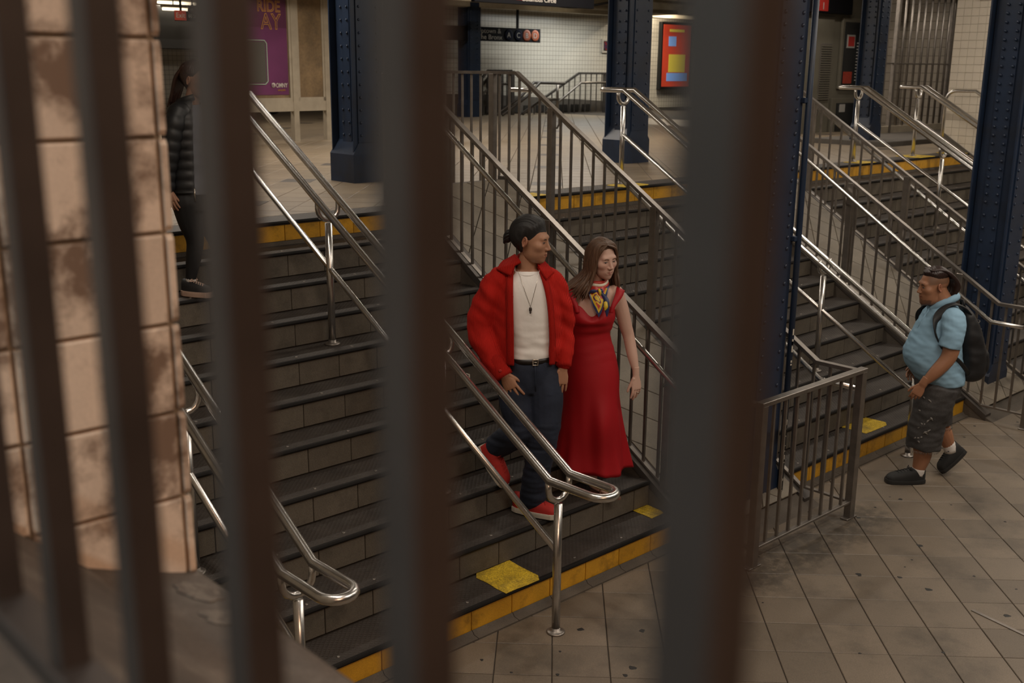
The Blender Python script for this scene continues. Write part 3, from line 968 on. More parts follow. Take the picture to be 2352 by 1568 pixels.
def end_guard(x0, x1, label):
    t = thing('railing', label, 'railing', ((x0 + x1) / 2, -3.31, ZF), 'end railings at the feet of the ramps')
    for x in (x0, x1):
        p = MB().bbox((x, -3.31, ZF + 0.53), (0.055, 0.055, 1.06), 0.004).build('post', M['steel_dull'], t)
        MB().bbox((x, -3.31, ZF + 0.006), (0.13, 0.056, 0.012), 0.003).build('foot_plate', M['steel_dull'], p)
    MB().bbox(((x0 + x1) / 2, -3.31, -0.858), (x1 - x0 + 0.06, 0.054, 0.03), 0.003).build('top_rail', M['steel_dull'], t)
    MB().bbox(((x0 + x1) / 2, -3.31, -1.80), (x1 - x0, 0.034, 0.018), 0.003).build('bottom_rail', M['steel_dull'], t)
    n = 8
    for i in range(1, n + 1):
        x = x0 + (x1 - x0) * i / (n + 1)
        MB().box((x, -3.31, (-0.87 - 1.80) / 2), (0.017, 0.017, 0.93)).build('baluster', M['steel_dull'], t)
    return t
end_guard(R1[0], R1[1], 'short barred end railing around the column foot in the middle of the lower floor')
end_guard(R2[0], R2[1], 'short barred end railing at the frame edge behind the backpack')

# ------------------------------------------------------------------ dark guard bars the view passes through
XB, HB = 0.22, 0.0100
gb = thing('bar_guard', 'dark square bars of the guard close to the viewer', 'guard', (XB, -6.5, 0.56))
for k in range(-5, 9):
    y = -6.142 - 0.126 * k
    MB().bbox((XB, y, 1.25), (2 * HB, 2 * HB, 1.10), 0.0012).build('bar', M['bar'], gb)
MB().bbox((XB, -6.33, 0.692), (0.03, 1.9, 0.02), 0.002).build('bottom_rail', M['bar'], gb)
MB().bbox((XB, -6.33, 1.80), (0.04, 1.9, 0.03), 0.002).build('top_rail', M['bar'], gb)
for y in (-5.45, -7.2):
    MB().bbox((XB, y, 0.62), (0.03, 0.03, 0.14), 0.002).build('post', M['bar'], gb)
# ------------------------------------------------------------------ signs
XR = (math.pi / 2, 0, 0)             # text facing -Y
t = thing('hanging_sign', 'black hanging sign reading Uptown and The Bronx with A C B D', 'sign', (17.4, 12.2, 2.0))
x0, x1, zb, zt, y = 14.75, 18.42, 1.68, 1.99, 12.2
MB().bbox(((x0 + x1) / 2, y, (zb + zt) / 2), (x1 - x0, 0.05, zt - zb), 0.004).build('panel', M['sign'], t)
MB().span((17.67, y - 0.02, zt), (17.72, y + 0.02, CEIL)).build('hanger', M['sign'], t)
MB().span((15.2, y - 0.02, zt), (15.25, y + 0.02, CEIL)).build('hanger', M['sign'], t)
yt = y - 0.028
lettering('Uptown &', 0.15, (17.16, yt, 1.858), XR, M['sign_grey'], t, 'RIGHT', sx=1.15)
lettering('The Bronx', 0.15, (17.20, yt, 1.722), XR, M['sign_grey'], t, 'RIGHT', sx=1.15)
for ch, xc, m_ in (('A', 17.40, 'sign_blue'), ('C', 17.70, 'sign_blue'), ('B', 17.97, 'sign_orange'), ('D', 18.24, 'sign_orange')):
    d = MB().lathe((xc, yt + 0.003, 1.832), [(0.130, 0.0), (0.130, 0.006), (0.10, 0.007)], 24, axis=1)
    q = d.build('route_disc', M[m_], t)
    lettering(ch, 0.165, (xc, yt - 0.007, 1.775), XR, M['sign_grey'], q, 'CENTER', sx=1.0)

t = thing('hanging_sign', 'large black hanging sign reading Columbus Circle with a red block', 'sign', (11.8, 6.0, 2.6))
x0, x1, y = 11.0, 13.62, 6.0
MB().bbox(((x0 + x1) / 2, y, 2.285), (x1 - x0, 0.08, 0.47), 0.005).build('panel', M['sign'], t)
for xx in (11.5, 13.1):
    MB().span((xx, y - 0.02, 2.51), (xx + 0.05, y + 0.02, CEIL)).build('hanger', M['sign'], t)
yt = y - 0.043
MB().span((11.62, yt - 0.003, 2.115), (11.98, yt + 0.004, 2.46)).build('red_block', M['sign_red'], t, label='red block with a route number')
lettering('59 St', 0.10, (11.97, yt, 2.225), XR, M['sign_white'], t, sx=1.1)
lettering('Columbus Circle', 0.10, (11.97, yt, 2.105), XR, M['sign_white'], t, sx=1.10)
lettering('The Bronx', 0.11, (13.05, yt, 2.235), XR, M['sign_white'], t, sx=0.98)

t = thing('exit_sign', 'dark strip sign with a small red Exit panel at the back', 'sign', (9.6, 11.7, 2.0))
MB().bbox((9.75, 11.7, 1.93), (1.5, 0.05, 0.17), 0.004).build('panel', M['sign'], t)
MB().span((8.98, 11.666, 1.855), (9.2, 11.676, 2.02)).build('red_panel', mat('exit_red', (0.45, 0.07, 0.045), 0.5), t)
lettering('Exit', 0.12, (9.0, 11.662, 1.90), XR, M['sign_white'], t, sx=0.95)
lettering('60 St, Central Pk W, Columbus Cir', 0.092, (9.24, 11.662, 1.905), XR, M['sign_grey'], t, sx=0.80)
for xx in (9.1, 10.35):
    MB().span((xx, 11.685, 2.01), (xx + 0.03, 11.715, CEIL)).build('hanger', M['sign'], t)
sm = MB().ball((9.22, 11.45, 2.02), (0.085, 0.085, 0.075), 14, 8)
sm.lathe((9.22, 11.45, 2.07), [(0.09, 0), (0.09, 0.02), (0.03, 0.03), (0.012, 0.05), (0.012, 0.95)], 14)
tagd(sm.build('dome_camera', M['black']), 'black dome camera hanging in front of the glowing tubes', 'camera')
o = MB().bbox((9.85, 12.6, 1.75), (2.6, 0.7, 0.75), 0.01).build('bulkhead', M['dark'])
tagd(o, 'dark bulkhead under the ceiling behind the exit sign', 'bulkhead', kind='structure')

# ------------------------------------------------------------------ purple poster stand
rz = math.radians(6)
t = thing('poster_stand', 'cream framed poster stand with purple fare poster and bare backing panel', 'stand', (8.75, 7.4, 0))
PX = lambda x, dy=0.0, z=0.0: (x, 7.4 + (x - 8.75) * 0.10 + dy, z)
def slab(mb, xa, xb, za, zb, d0, d1):
    mb.prism([PX(xa, d0, za), PX(xb, d0, za), PX(xb, d0, zb), PX(xa, d0, zb)], (0, d1 - d0, 0))
    return mb
slab(MB(), 8.665, 8.76, 0.0, 2.6, -0.05, 0.05).build('upright', M['cream'], t)
slab(MB(), 9.27, 9.36, 0.0, 2.6, -0.05, 0.05).build('upright', M['cream'], t)
slab(MB(), 7.55, 7.64, 0.0, 2.6, -0.05, 0.05).build('upright', M['cream'], t)
slab(MB(), 7.55, 9.36, 0.44, 0.585, -0.045, 0.045).build('cross_rail', M['cream'], t)
slab(MB(), 7.55, 9.36, 2.25, 2.36, -0.045, 0.045).build('cross_rail', M['cream'], t)
slab(MB(), 7.64, 8.665, 0.585, 2.25, -0.02, 0.02).build('backing', M['parchment'], t)
slab(MB(), 8.80, 9.23, 0.64, 2.25, -0.03, 0.02).build('bare_panel', M['parchment'], t, label='stained bare tan panel beside the poster')
for xa, xb in ((8.76, 8.80), (9.23, 9.27)):
    slab(MB(), xa, xb, 0.585, 2.25, -0.04, 0.03).build('moulding', M['cream'], t)
slab(MB(), 8.76, 9.27, 0.585, 0.64, -0.04, 0.03).build('moulding', M['cream'], t)
slab(MB(), 8.62, 8.665, 0.585, 2.25, -0.04, 0.03).build('moulding', M['cream'], t)
slab(MB(), 7.64, 8.62, 0.585, 0.635, -0.04, 0.03).build('moulding', M['cream'], t)
po = slab(MB(), 7.72, 8.60, 0.68, 2.24, -0.028, -0.018).build('poster', M['purple'], t, label='purple poster with gold outline lettering')
slab(MB(), 7.72, 8.60, 1.62, 2.24, -0.0295, -0.028).build('poster_band', M['purple_dark'], po)
rzt = (math.pi / 2, 0, math.atan(0.10))
for body, xr, z, s in (('RIDE', 8.50, 1.84, 0.22), ('AY', 8.50, 1.60, 0.31)):
    l = lettering(body, s, PX(xr, -0.033, z), rzt, M['gold'], po, 'RIGHT', sx=0.88, off=0.004)
    l2 = lettering(body, s, PX(xr, -0.037, z), rzt, M['purple_dark'], po, 'RIGHT', sx=0.88, off=-0.006)
l = lettering('OMNY', 0.088, PX(8.37, -0.033, 0.785), rzt, M['sign_white'], po, 'LEFT', sx=0.78, off=0.001)
l = lettering('omny.info', 0.04, PX(8.40, -0.033, 0.735), rzt, M['gold'], po, 'LEFT', sx=0.85)
em = MB()
em.lathe(PX(8.325, -0.033, 0.817), [(0.034, 0), (0.034, 0.004)], 20, axis=1)
em.build('emblem', M['sign_white'], po)
eb = MB()
for dz in (-0.012, 0.0, 0.012):
    eb.span((8.285, 7.4 - 0.083, 0.817 + dz - 0.003), (8.333, 7.4 - 0.0775, 0.817 + dz + 0.003))
eb.build('emblem_bars', M['purple'], po)
# phone outline printed at the poster's left
ph = MB()
pp_ = [PX(7.85, -0.034, 1.44), PX(8.20, -0.034, 1.44), PX(8.235, -0.034, 1.40), PX(8.235, -0.034, 0.87), PX(8.19, -0.034, 0.83), PX(7.85, -0.034, 0.83)]
slab(ph, 7.80, 8.215, 0.85, 1.42, -0.031, -0.0285)
ph.build('phone_picture', mat('phone', (0.07, 0.065, 0.055), 0.4), po)
MB().tube(pp_, 0.008, 6).build('phone_outline', mat('mint', (0.30, 0.38, 0.30), 0.5), po)
slab(MB(), 7.5, 9.4, 2.36, 2.44, -0.06, 0.06).build('cap_rail', M['cream'], t)

# ------------------------------------------------------------------ lit poster at the back (plain picture of the same colours)
t = thing('light_box', 'glowing red orange poster box on the back tiled wall', 'poster', (24.4, 12.97, 1.45))
MB().bbox((24.4, 12.93, 1.46), (1.36, 0.12, 1.80), 0.01).build('frame', M['black'], t)
pn = MB().bbox((24.4, 12.865, 1.46), (1.22, 0.012, 1.66), 0.002).build('picture', M['po_red'], t)
def blob(xc, zc, rx, rz_, m_, d=0.0):
    b = MB()
    b.rings([[Vector((xc + rx * math.cos(a), 12.857 - d - h, zc + rz_ * math.sin(a))) for a in [k * math.pi / 12 for k in range(24)]] for h in (0, 0.003)], smooth=False)
    return b.build('colour_patch', M[m_], pn)
MB().span((24.02, 12.85, 1.72), (24.35, 12.858, 1.98)).build('colour_patch', M['po_blue'], pn)
MB().span((24.05, 12.85, 1.02), (24.78, 12.858, 1.50)).build('colour_patch', M['po_yellow'], pn)
b = MB().span((23.98, 12.85, 0.78), (24.9, 12.858, 1.0)).build('colour_patch', M['po_blue'], pn)
b = MB().span((24.05, 12.85, 2.10), (24.7, 12.858, 2.17)).build('colour_patch', M['po_yellow'], pn)

# small framed artwork on the back wall
t = thing('framed_picture', 'small white framed picture on the back wall left of the blue column', 'picture', (21.6, 12.96, 1.68))
MB().bbox((21.62, 12.975, 1.68), (0.36, 0.04, 0.36), 0.004).build('frame', M['sign_white'], t)
MB().span((21.49, 12.945, 1.56), (21.75, 12.956, 1.80)).build('picture', M['black'], t)
cp = MB()
for i in range(5):
    for j in range(5):
        cp.cur = rnd.randrange(4)
        cp.span((21.505 + i * 0.048, 12.940, 1.575 + j * 0.043), (21.505 + i * 0.048 + 0.034, 12.946, 1.575 + j * 0.043 + 0.03))
cp.build('mosaic', [M['purple'], M['po_dark'], M['sign_red'], M['dark']], t)
o = MB().bbox((23.05, 12.9, 1.42), (0.10, 0.14, 1.1), 0.01).build('wall_box', M['black'])
tagd(o, 'narrow black box on the back wall beside the blue column', 'box')

# ------------------------------------------------------------------ railings of the far stairs
def far_rail(y, pts, label, bars, low=None, tube=None, post=True, double=False):
    t = thing('railing', label, 'railing', (pts[0][0], y, 0), 'railings of the far stairs down')
    MB().tube([(x, y, z) for x, z in pts], 0, sq=(0.05, 0.05)).build('top_rail', M['steel_dark'], t)
    if low: MB().tube([(x, y, z) for x, z in low], 0, sq=(0.04, 0.03)).build('bottom_rail', M['steel_dark'], t)
    if tube: MB().tube([(x, y - 0.08, z) for x, z in tube], 0.03, 8).build('hand_tube', M['steel_dull'], t)
    xs = sorted(pts)
    n = 0
    x = xs[0][0] + 0.06
    while bars and x < xs[-1][0] - 0.05:
        for (xa, za), (xb, zb) in zip(xs, xs[1:]):
            if xa <= x <= xb:
                zt = za + (zb - za) * (x - xa) / max(1e-6, xb - xa)
        zb_ = max(0.0, zt - 0.95)
        if zt - zb_ > 0.08:
            MB().box((x, y, (zt + zb_) / 2), (0.02, 0.02, zt - zb_)).build('baluster', M['steel_dark'], t)
        x += bars
    if post:
        xe, ze = xs[-1]
        MB().span((xe - 0.05, y - 0.05, 0), (xe + 0.05, y + 0.05, ze)).build('post', M['steel_dark'], t)
    return t
far_rail(12.5, [(21.1, 0.98), (20.1, 0.98), (18.1, 0.0)], 'far railing at the right of the distant stairs by the column', 0.2, None, [(21.05, 0.75), (20.1, 0.75), (18.9, 0.05)])
far_rail(12.6, [(17.9, 1.03), (17.15, 1.03), (16.6, 0.55)], 'far railing panel beside the distant blue column', 0.16)
far_rail(12.8, [(18.05, 1.0), (17.5, 1.0), (16.9, 0.5)], 'second far railing panel behind the ramp railing post', 0.16, None, [(18.05, 0.72), (17.4, 0.72), (16.7, 0.2)])
t = thing('handrail', 'dark double handrail of the distant stairs in front of the white wall', 'handrail', (19.0, 12.2, 0))
for dy in (-0.1, 0.1):
    MB().tube([(19.2, 12.2 + dy, 0.74), (18.35, 12.2 + dy, 0.76), (17.9, 12.2 + dy, 0.42), (17.15, 12.2 + dy, 0.03)], 0.035, 8).build('rail', M['steel_dark'], t)
MB().tube([(19.05, 12.2, 0.0), (19.05, 12.2, 0.72)], 0.035, 8).build('post', M['steel_dull'], t)
MB().tube([(19.05, 12.2, 0.36), (18.5, 12.2, 0.36), (17.9, 12.2, 0.03)], 0.03, 8).build('mid_rail', M['steel_dark'], t)
MB().tube([(25.2, 11.6, 0.0), (25.2, 11.6, 0.75), (25.3, 11.6, 0.92), (25.5, 11.6, 0.95), (26.4, 11.6, 0.95)], 0.045, 8).build('rail', M['steel_dark'], thing('rail_hoop', 'dark bent rail in front of the glowing poster', 'railing', (25.2, 11.6, 0)))

# ------------------------------------------------------------------ grey booth, notices, barred gate
t = thing('booth', 'grey metal booth wall with louvred vent and notice windows', 'booth', (17.6, 4.1, 0), kind='structure')
MB().span((15.6, 4.0, 0), (20.5, 4.4, 2.9)).build('wall', M['kiosk'], t)
MB().bbox((17.2, 3.985, 1.0), (1.15, 0.03, 2.05), 0.006).build('door_panel', M['kiosk'], t)
vt = MB().bbox((17.55, 3.965, 1.07), (0.36, 0.02, 0.98), 0.003).build('vent', M['band'], t)
for i in range(24):
    MB().box((17.55, 3.95, 0.60 + i * 0.04), (0.33, 0.02, 0.018)).build('slat', M['kiosk'], vt)
MB().bbox((18.5, 3.97, 1.4), (0.95, 0.05, 1.25), 0.006).build('window_frame', M['kiosk'], t, label='pale frame around the notices')
nw = MB().span((18.1, 3.93, 0.85), (18.92, 3.95, 1.95)).build('notice_board', M['notice'], t)
MB().span((18.16, 3.915, 1.50), (18.42, 3.928, 1.73)).build('notice', M['sign_grey'], nw)
MB().span((18.19, 3.908, 1.53), (18.39, 3.915, 1.70)).build('notice_print', M['sign_red'], nw)
MB().span((18.12, 3.915, 0.87), (18.40, 3.928, 1.08)).build('red_notice', mat('notice_red', (0.30, 0.035, 0.02), 0.5, var=0.3, scale=30), nw)
ln = MB()
for i in range(13):
    ln.span((18.52, 3.918, 0.92 + i * 0.055), (18.52 + rnd.uniform(0.16, 0.34), 3.928, 0.94 + i * 0.055))
ln = ln.build('print_lines', M['sign_grey'], nw, label='fine pale lines of print'); ln['kind'] = 'stuff'
MB().bbox((18.35, 3.97, 0.28), (1.0, 0.05, 0.66), 0.006).build('window_frame', M['kiosk'], t)
n2 = MB().span((18.0, 3.93, 0.02), (18.75, 3.95, 0.52)).build('notice_board', M['notice'], t)
MB().span((18.08, 3.915, 0.36), (18.26, 3.928, 0.50)).build('notice', M['sign_grey'], n2)
o = thing('header_sign', 'dark sign with a red square above the booth', 'sign', (17.3, 3.9, 2.2))
MB().bbox((17.3, 3.9, 2.22), (1.7, 0.08, 0.30), 0.006).build('panel', M['sign'], o)
MB().span((17.05, 3.852, 2.10), (17.33, 3.862, 2.3)).build('red_block', M['sign_red'], o)
lettering('1', 0.17, (17.13, 3.848, 2.125), XR, M['sign_grey'], o)

t = thing('barred_gate', 'tall steel barred gate between the blue column and the white wall', 'gate', (18.1, 2.5, 0))
for xa, w_ in ((16.93, 0.10), (17.28, 0.07), (19.25, 0.10)):
    MB().bbox((xa, 2.5, 1.5), (w_, 0.07, 2.98), 0.006).build('upright', M['steel_dull'], t)
for i in range(8):
    x = 17.52 + i * 0.225
    MB().tube([(x, 2.5, 0.19), (x, 2.5, 2.9)], 0.021, 8).build('bar', M['steel_dull'], t)
MB().bbox((18.1, 2.5, 0.13), (2.3, 0.05, 0.13), 0.005).build('kick_rail', M['cream'], t)
MB().bbox((18.1, 2.5, 1.225), (2.3, 0.03, 0.02), 0.003).build('cross_bar', M['steel_dull'], t)
MB().bbox((18.1, 2.5, 2.9), (2.4, 0.06, 0.06), 0.005).build('head_rail', M['steel_dull'], t)
wa = structure(MB().span((18.95, 3.4, 0), (22, 3.6, CEIL)).build('wall_alcove', M['alcove_tile']))
wa2 = structure(MB().span((19.35, 0.1, -0.2), (19.6, 3.5, CEIL)).build('wall_alcove', M['alcove_tile']))
o = structure(MB().bbox((17.3, 1.9, 0.03), (4.6, 1.2, 0.10), 0.01).build('trim_1', M['band']))
# overhead black sign at the right-hand wall
o = thing('header_sign', 'black sign edge with a red block over the far flight', 'sign', (14.9, -1.2, 2.1))
MB().bbox((14.86, -0.95, 2.22), (0.09, 1.9, 0.26), 0.006).build('panel', M['sign'], o)
MB().span((14.80, -0.86, 2.10), (14.813, -0.55, 2.33)).build('red_block', M['sign_red'], o)
# far platform bench of light on the concourse: dark trash left on floor
o = MB().ball((13.25, 15.8, 0.09), (0.22, 0.14, 0.09), 10, 6)
tagd(o.build('crumpled_bag', M['black']), 'small crumpled dark bag on the floor seen under the poster stand', 'bag')
# ------------------------------------------------------------------ people: helpers
# person space: x to the right, y away from the viewer's side, z up, origin on the ground between the feet
def V(*a): return Vector(a)

def spline(P, n):
    """Catmull-Rom through rows of numbers, n steps per span"""
    P = np.array(P, float)
    Q = np.vstack([2 * P[0] - P[1], P, 2 * P[-1] - P[-2]])
    out = []
    for i in range(len(P) - 1):
        p0, p1, p2, p3 = Q[i:i + 4]
        for k in range(n):
            t = k / n
            out.append(0.5 * (2 * p1 + (p2 - p0) * t + (2 * p0 - 5 * p1 + 4 * p2 - p3) * t * t + (3 * p1 - p0 - 3 * p2 + p3) * t ** 3))
    out.append(P[-1])
    return np.array(out)

def limb(mb, rows, n=14, sub=4, flat=None, cap=True):
    """rows: (x,y,z,r).  flat=(vector, k): scale the section by k along that vector"""
    S = spline(rows, sub)
    rr = []
    P = [Vector(s[:3]) for s in S]
    R = [max(0.002, s[3]) for s in S]
    x = None
    rings = []
    for i in range(len(P)):
        t = (P[min(i + 1, len(P) - 1)] - P[max(i - 1, 0)]).normalized()
        if x is None:
            x = t.cross(V(0, 1, 0.001) if abs(t.y) < 0.9 else V(1, 0, 0)).normalized()
        x = (x - t * x.dot(t)).normalized()
        y = t.cross(x)
        def ring(c, r):
            o = []
            for j in range(n):
                a = 2 * math.pi * j / n
                q = x * math.cos(a) * r + y * math.sin(a) * r
                if flat:
                    fv = (flat[0] - t * flat[0].dot(t))
                    if fv.length > 1e-4:
                        fv.normalize(); q += fv * q.dot(fv) * (flat[1] - 1)
                o.append(c + q)
            return o
        if cap and i == 0:
            for a in (0.15, 0.5, 0.8):
                rings.append(ring(P[0] - t * R[0] * math.cos(a * 1.5708), R[0] * math.sin(a * 1.5708)))
        rings.append(ring(P[i], R[i]))
        if cap and i == len(P) - 1:
            for a in (0.8, 0.5, 0.15):
                rings.append(ring(P[i] + t * R[i] * math.cos(a * 1.5708), R[i] * math.sin(a * 1.5708)))
    mb.rings(rings)

def stack(mb, rows, n=36, sub=4, mod=None, yaw=0.0):
    """horizontal elliptical sections: (z, cx, cy, rx, ry)"""
    S = spline(rows, sub)
    rings = []
    cy_, sy_ = math.cos(yaw), math.sin(yaw)
    for s in S:
        z, cx, cy, rx, ry = s
        ring = []
        for j in range(n):
            a = 2 * math.pi * j / n
            k = 1.0
            dz = 0.0
            if mod:
                k, dz = mod(a, z)
            c, q = math.cos(a), math.sin(a)
            ex = math.copysign(abs(c) ** 0.88, c) * rx * k; ey = math.copysign(abs(q) ** 0.88, q) * ry * k
            ring.append(V(cx + ex * cy_ - ey * sy_, cy + ex * sy_ + ey * cy_, z + dz))
        rings.append(ring)
    mb.rings(rings)

def fuse(name, mb, m, parent, voxel=0.006, smooth=4, fold=None, keep_mesh=False):
    """voxel-unite everything in mb into one skin, smooth it, optionally push folds"""
    me = mb.mesh(name, m)
    ob = bpy.data.objects.new(name, me)
    COL.objects.link(ob)
    r = ob.modifiers.new('r', 'REMESH'); r.mode = 'VOXEL'; r.voxel_size = voxel; r.use_smooth_shade = True
    s = ob.modifiers.new('s', 'SMOOTH'); s.iterations = smooth; s.factor = 0.5
    dg = bpy.context.evaluated_depsgraph_get()
    dg.update()
    new = bpy.data.meshes.new_from_object(ob.evaluated_get(dg))
    bpy.data.objects.remove(ob)
    new.name = name
    n = len(new.vertices)
    if fold:
        co = np.empty(n * 3); new.vertices.foreach_get('co', co); co = co.reshape(-1, 3)
        no = np.empty(n * 3); new.vertices.foreach_get('normal', no); no = no.reshape(-1, 3)
        d = np.array([fold(Vector(c)) for c in co])
        co = co + no * d[:, None]
        new.vertices.foreach_set('co', co.ravel())
    new.polygons.foreach_set('use_smooth', [True] * len(new.polygons))
    new.materials.clear()
    for q in (m if isinstance(m, (list, tuple)) else [m]):
        new.materials.append(q)
    new.update()
    if keep_mesh:
        return new
    o = bpy.data.objects.new(name, new)
    COL.objects.link(o)
    o.parent = parent
    return o

def part(name, mb, m, parent, **props):
    """part whose vertices are given in person space"""
    o = bpy.data.objects.new(name, mb.mesh(name, m))
    COL.objects.link(o)
    o.parent = parent
    for k, q in props.items(): o[k] = q
    return o

def folds(amp, sx, sy, sz, seed=0.0):
    def f(c):
        return amp * (noise.noise(V(c.x * sx + seed, c.y * sy, c.z * sz)) + 0.5 * noise.noise(V(c.x * sx * 2.1, c.y * sy * 2.1 + seed, c.z * sz * 2.1)))
    return f

def hand(mb, W, d, nrm, th, s=1.0, curl=0.5, spread=0.12, thumb=0.6, curls=None, wr=0.027):
    """W wrist, d towards the fingertips, nrm the side the palm faces, th towards the thumb"""
    W, d, nrm = Vector(W), Vector(d).normalized(), Vector(nrm)
    nrm = (nrm - d * nrm.dot(d)).normalized()
    a = d.cross(nrm).normalized()
    if a.dot(Vector(th)) < 0: a = -a
    # palm
    rows = []
    for t, wdt, thk in ((-0.060, wr * 0.97 / s, wr * 0.97 / s), (-0.03, wr * 1.0 / s, wr * 0.94 / s), (-0.005, wr * 1.02 / s, wr * 0.84 / s), (0.018, 0.0295, 0.0175), (0.045, 0.039, 0.0155), (0.078, 0.041, 0.013), (0.092, 0.038, 0.0105)):
        rows.append([W + d * t * s + (a * wdt * math.cos(q) + nrm * thk * math.sin(q)) * s for q in [k * math.pi / 8 for k in range(16)]])
    mb.rings(rows)
    for i, (off, ln, r) in enumerate(((0.030, 0.070, 0.0088), (0.0105, 0.079, 0.0090), (-0.010, 0.074, 0.0086), (-0.0295, 0.058, 0.0076))):
        c = curls[i] if curls else curl * (1 + 0.12 * i)
        p = W + (d * (0.082 - 0.005 * abs(i - 1)) + a * off) * s
        dd = (d + a * off * spread / 0.03).normalized()
        rws = [(*(p - dd * 0.02 * s), r * s), (*p, r * 1.05 * s)]
        for seg, fr in ((0, 0.44), (1, 0.31), (2, 0.25)):
            ang = c * (0.45, 0.8, 0.6)[seg]
            dd = (dd * math.cos(ang) + nrm * math.sin(ang)).normalized()
            p = p + dd * ln * fr * s * 1.05
            rws.append((*p, r * s * (1.0, 0.9, 0.78)[seg]))
        limb(mb, rws, 10, 2)
    b = W + (d * 0.018 + a * 0.022) * s
    t1 = (d * 0.72 + a * 0.62 * thumb / 0.6 + nrm * 0.25).normalized()
    ringp = W + (d * 0.112 + a * -0.0105 + nrm * 0.004) * s
    t2 = (d * 0.92 + a * 0.25 + nrm * 0.3).normalized()
    limb(mb, [(*b, 0.0135 * s), (*(b + t1 * 0.034 * s), 0.0115 * s), (*(b + t1 * 0.062 * s), 0.0098 * s), (*(b + t1 * 0.062 * s + t2 * 0.030 * s), 0.0078 * s)], 10, 2)
    return ringp, d

# ------------------------------------------------------------------ heads
def smin(a, b, k):
    h = np.clip(0.5 + 0.5 * (b - a) / k, 0, 1)
    return b * (1 - h) + a * h - k * h * (1 - h)
def ell(P, c, r):
    q = (P - np.array(c)) / np.array(r)
    return (np.linalg.norm(q, axis=-1) - 1) * min(r)
def caps(P, a, b, ra, rb):
    a, b = np.array(a), np.array(b)
    ab = b - a
    t = np.clip(((P - a) @ ab) / (ab @ ab), 0, 1)
    return np.linalg.norm(P - a - t[..., None] * ab, axis=-1) - (ra + (rb - ra) * t)

def head_field(P, o):
    jw = o.get('jaw', 1.0)
    ck = o.get('cheek', 1.0)
    f = ell(P, (0, -0.018, 0.035), (0.074, 0.094, 0.085))
    f = smin(f, ell(P, (0, 0.028, -0.034), (0.059 * ck, 0.060, 0.078)), 0.035)
    f = smin(f, ell(P, (0, 0.020, -0.068), (0.049 * jw, 0.056, 0.043)), 0.03)
    f = smin(f, ell(P, (0, 0.064, -0.097), (0.020 * jw, 0.019, 0.018)), 0.022)
    f = smin(f, caps(P, (-0.034, 0.072, 0.024), (0.034, 0.072, 0.024), 0.0125, 0.0125), 0.018)
    for s in (-1, 1):
        f = smin(f, ell(P, (s * 0.041, 0.056, -0.020), (0.022 * ck, 0.022, 0.020)), 0.022)
        k = np.linalg.norm(P - np.array((s * 0.031, 0.100, 0.005)), axis=-1) - 0.0155
        f = -smin(-f, k, 0.014)
        f = smin(f, ell(P, (s * 0.030, 0.071, 0.003), (0.0150, 0.0125, 0.0105)), 0.004)
    f = smin(f, caps(P, (0, 0.083, 0.012), (0, o.get('nose', 0.104), -0.030), 0.0070, 0.0098), 0.010)
    for s in (-1, 1):
        f = smin(f, ell(P, (s * 0.011, 0.095, -0.034), (0.0085, 0.010, 0.0078)), 0.006)
    f = smin(f, ell(P, (0, 0.078, -0.064), (0.024, 0.013, 0.016)), 0.012)
    for s in (-1, 1):
        f = smin(f, caps(P, (0, 0.0905, -0.0605), (s * 0.021, 0.0775, -0.0640), 0.0052, 0.0030), 0.004)
        f = smin(f, caps(P, (0, 0.0890, -0.0705), (s * 0.018, 0.0775, -0.0665), 0.0060, 0.0030), 0.004)
    k = caps(P, (-0.022, 0.0835, -0.0655), (0.022, 0.0835, -0.0655), 0.0022, 0.0022) - 0.0
    kk = caps(P, (-0.021, 0.090, -0.0655), (0.021, 0.090, -0.0655), 0.0032, 0.0032)
    f = -smin(-f, kk, 0.003)
    if o.get('beard'):
        f = smin(f, ell(P, (0, 0.066, -0.108), (0.022, 0.022, 0.018)), 0.015)
    if o.get('double'):
        f = smin(f, ell(P, (0, 0.020, -0.100), (0.050, 0.045, 0.030)), 0.03)
    return f

def head_radius(D, o):
    """distance of the skin from the head's middle along unit directions D"""
    rs = np.linspace(0.155, 0.03, 100)
    out = np.full(len(D), 0.03)
    done = np.zeros(len(D), bool)
    prev = head_field(D * rs[0], o)
    for a, b in zip(rs, rs[1:]):
        cur = head_field(D * b, o)
        hit = (~done) & (cur <= 0)
        t = prev[hit] / np.maximum(prev[hit] - cur[hit], 1e-9)
        out[hit] = a + (b - a) * t
        done |= hit
        prev = cur
    return out

def sph(nt, npn, face=0.35):
    """directions: azimuth 0 = straight ahead (+y), denser in front"""
    az = np.linspace(-math.pi, math.pi, nt, endpoint=False)
    az = az - face * np.sin(az)
    el = np.linspace(-1, 1, npn) * (math.pi / 2 - 0.02)
    A, E = np.meshgrid(az, el)
    D = np.stack([np.sin(A) * np.cos(E), np.cos(A) * np.cos(E), np.sin(E)], -1)
    return D

def sstep(x, a, b):
    t = np.clip((x - a) / (b - a), 0, 1)
    return t * t * (3 - 2 * t)

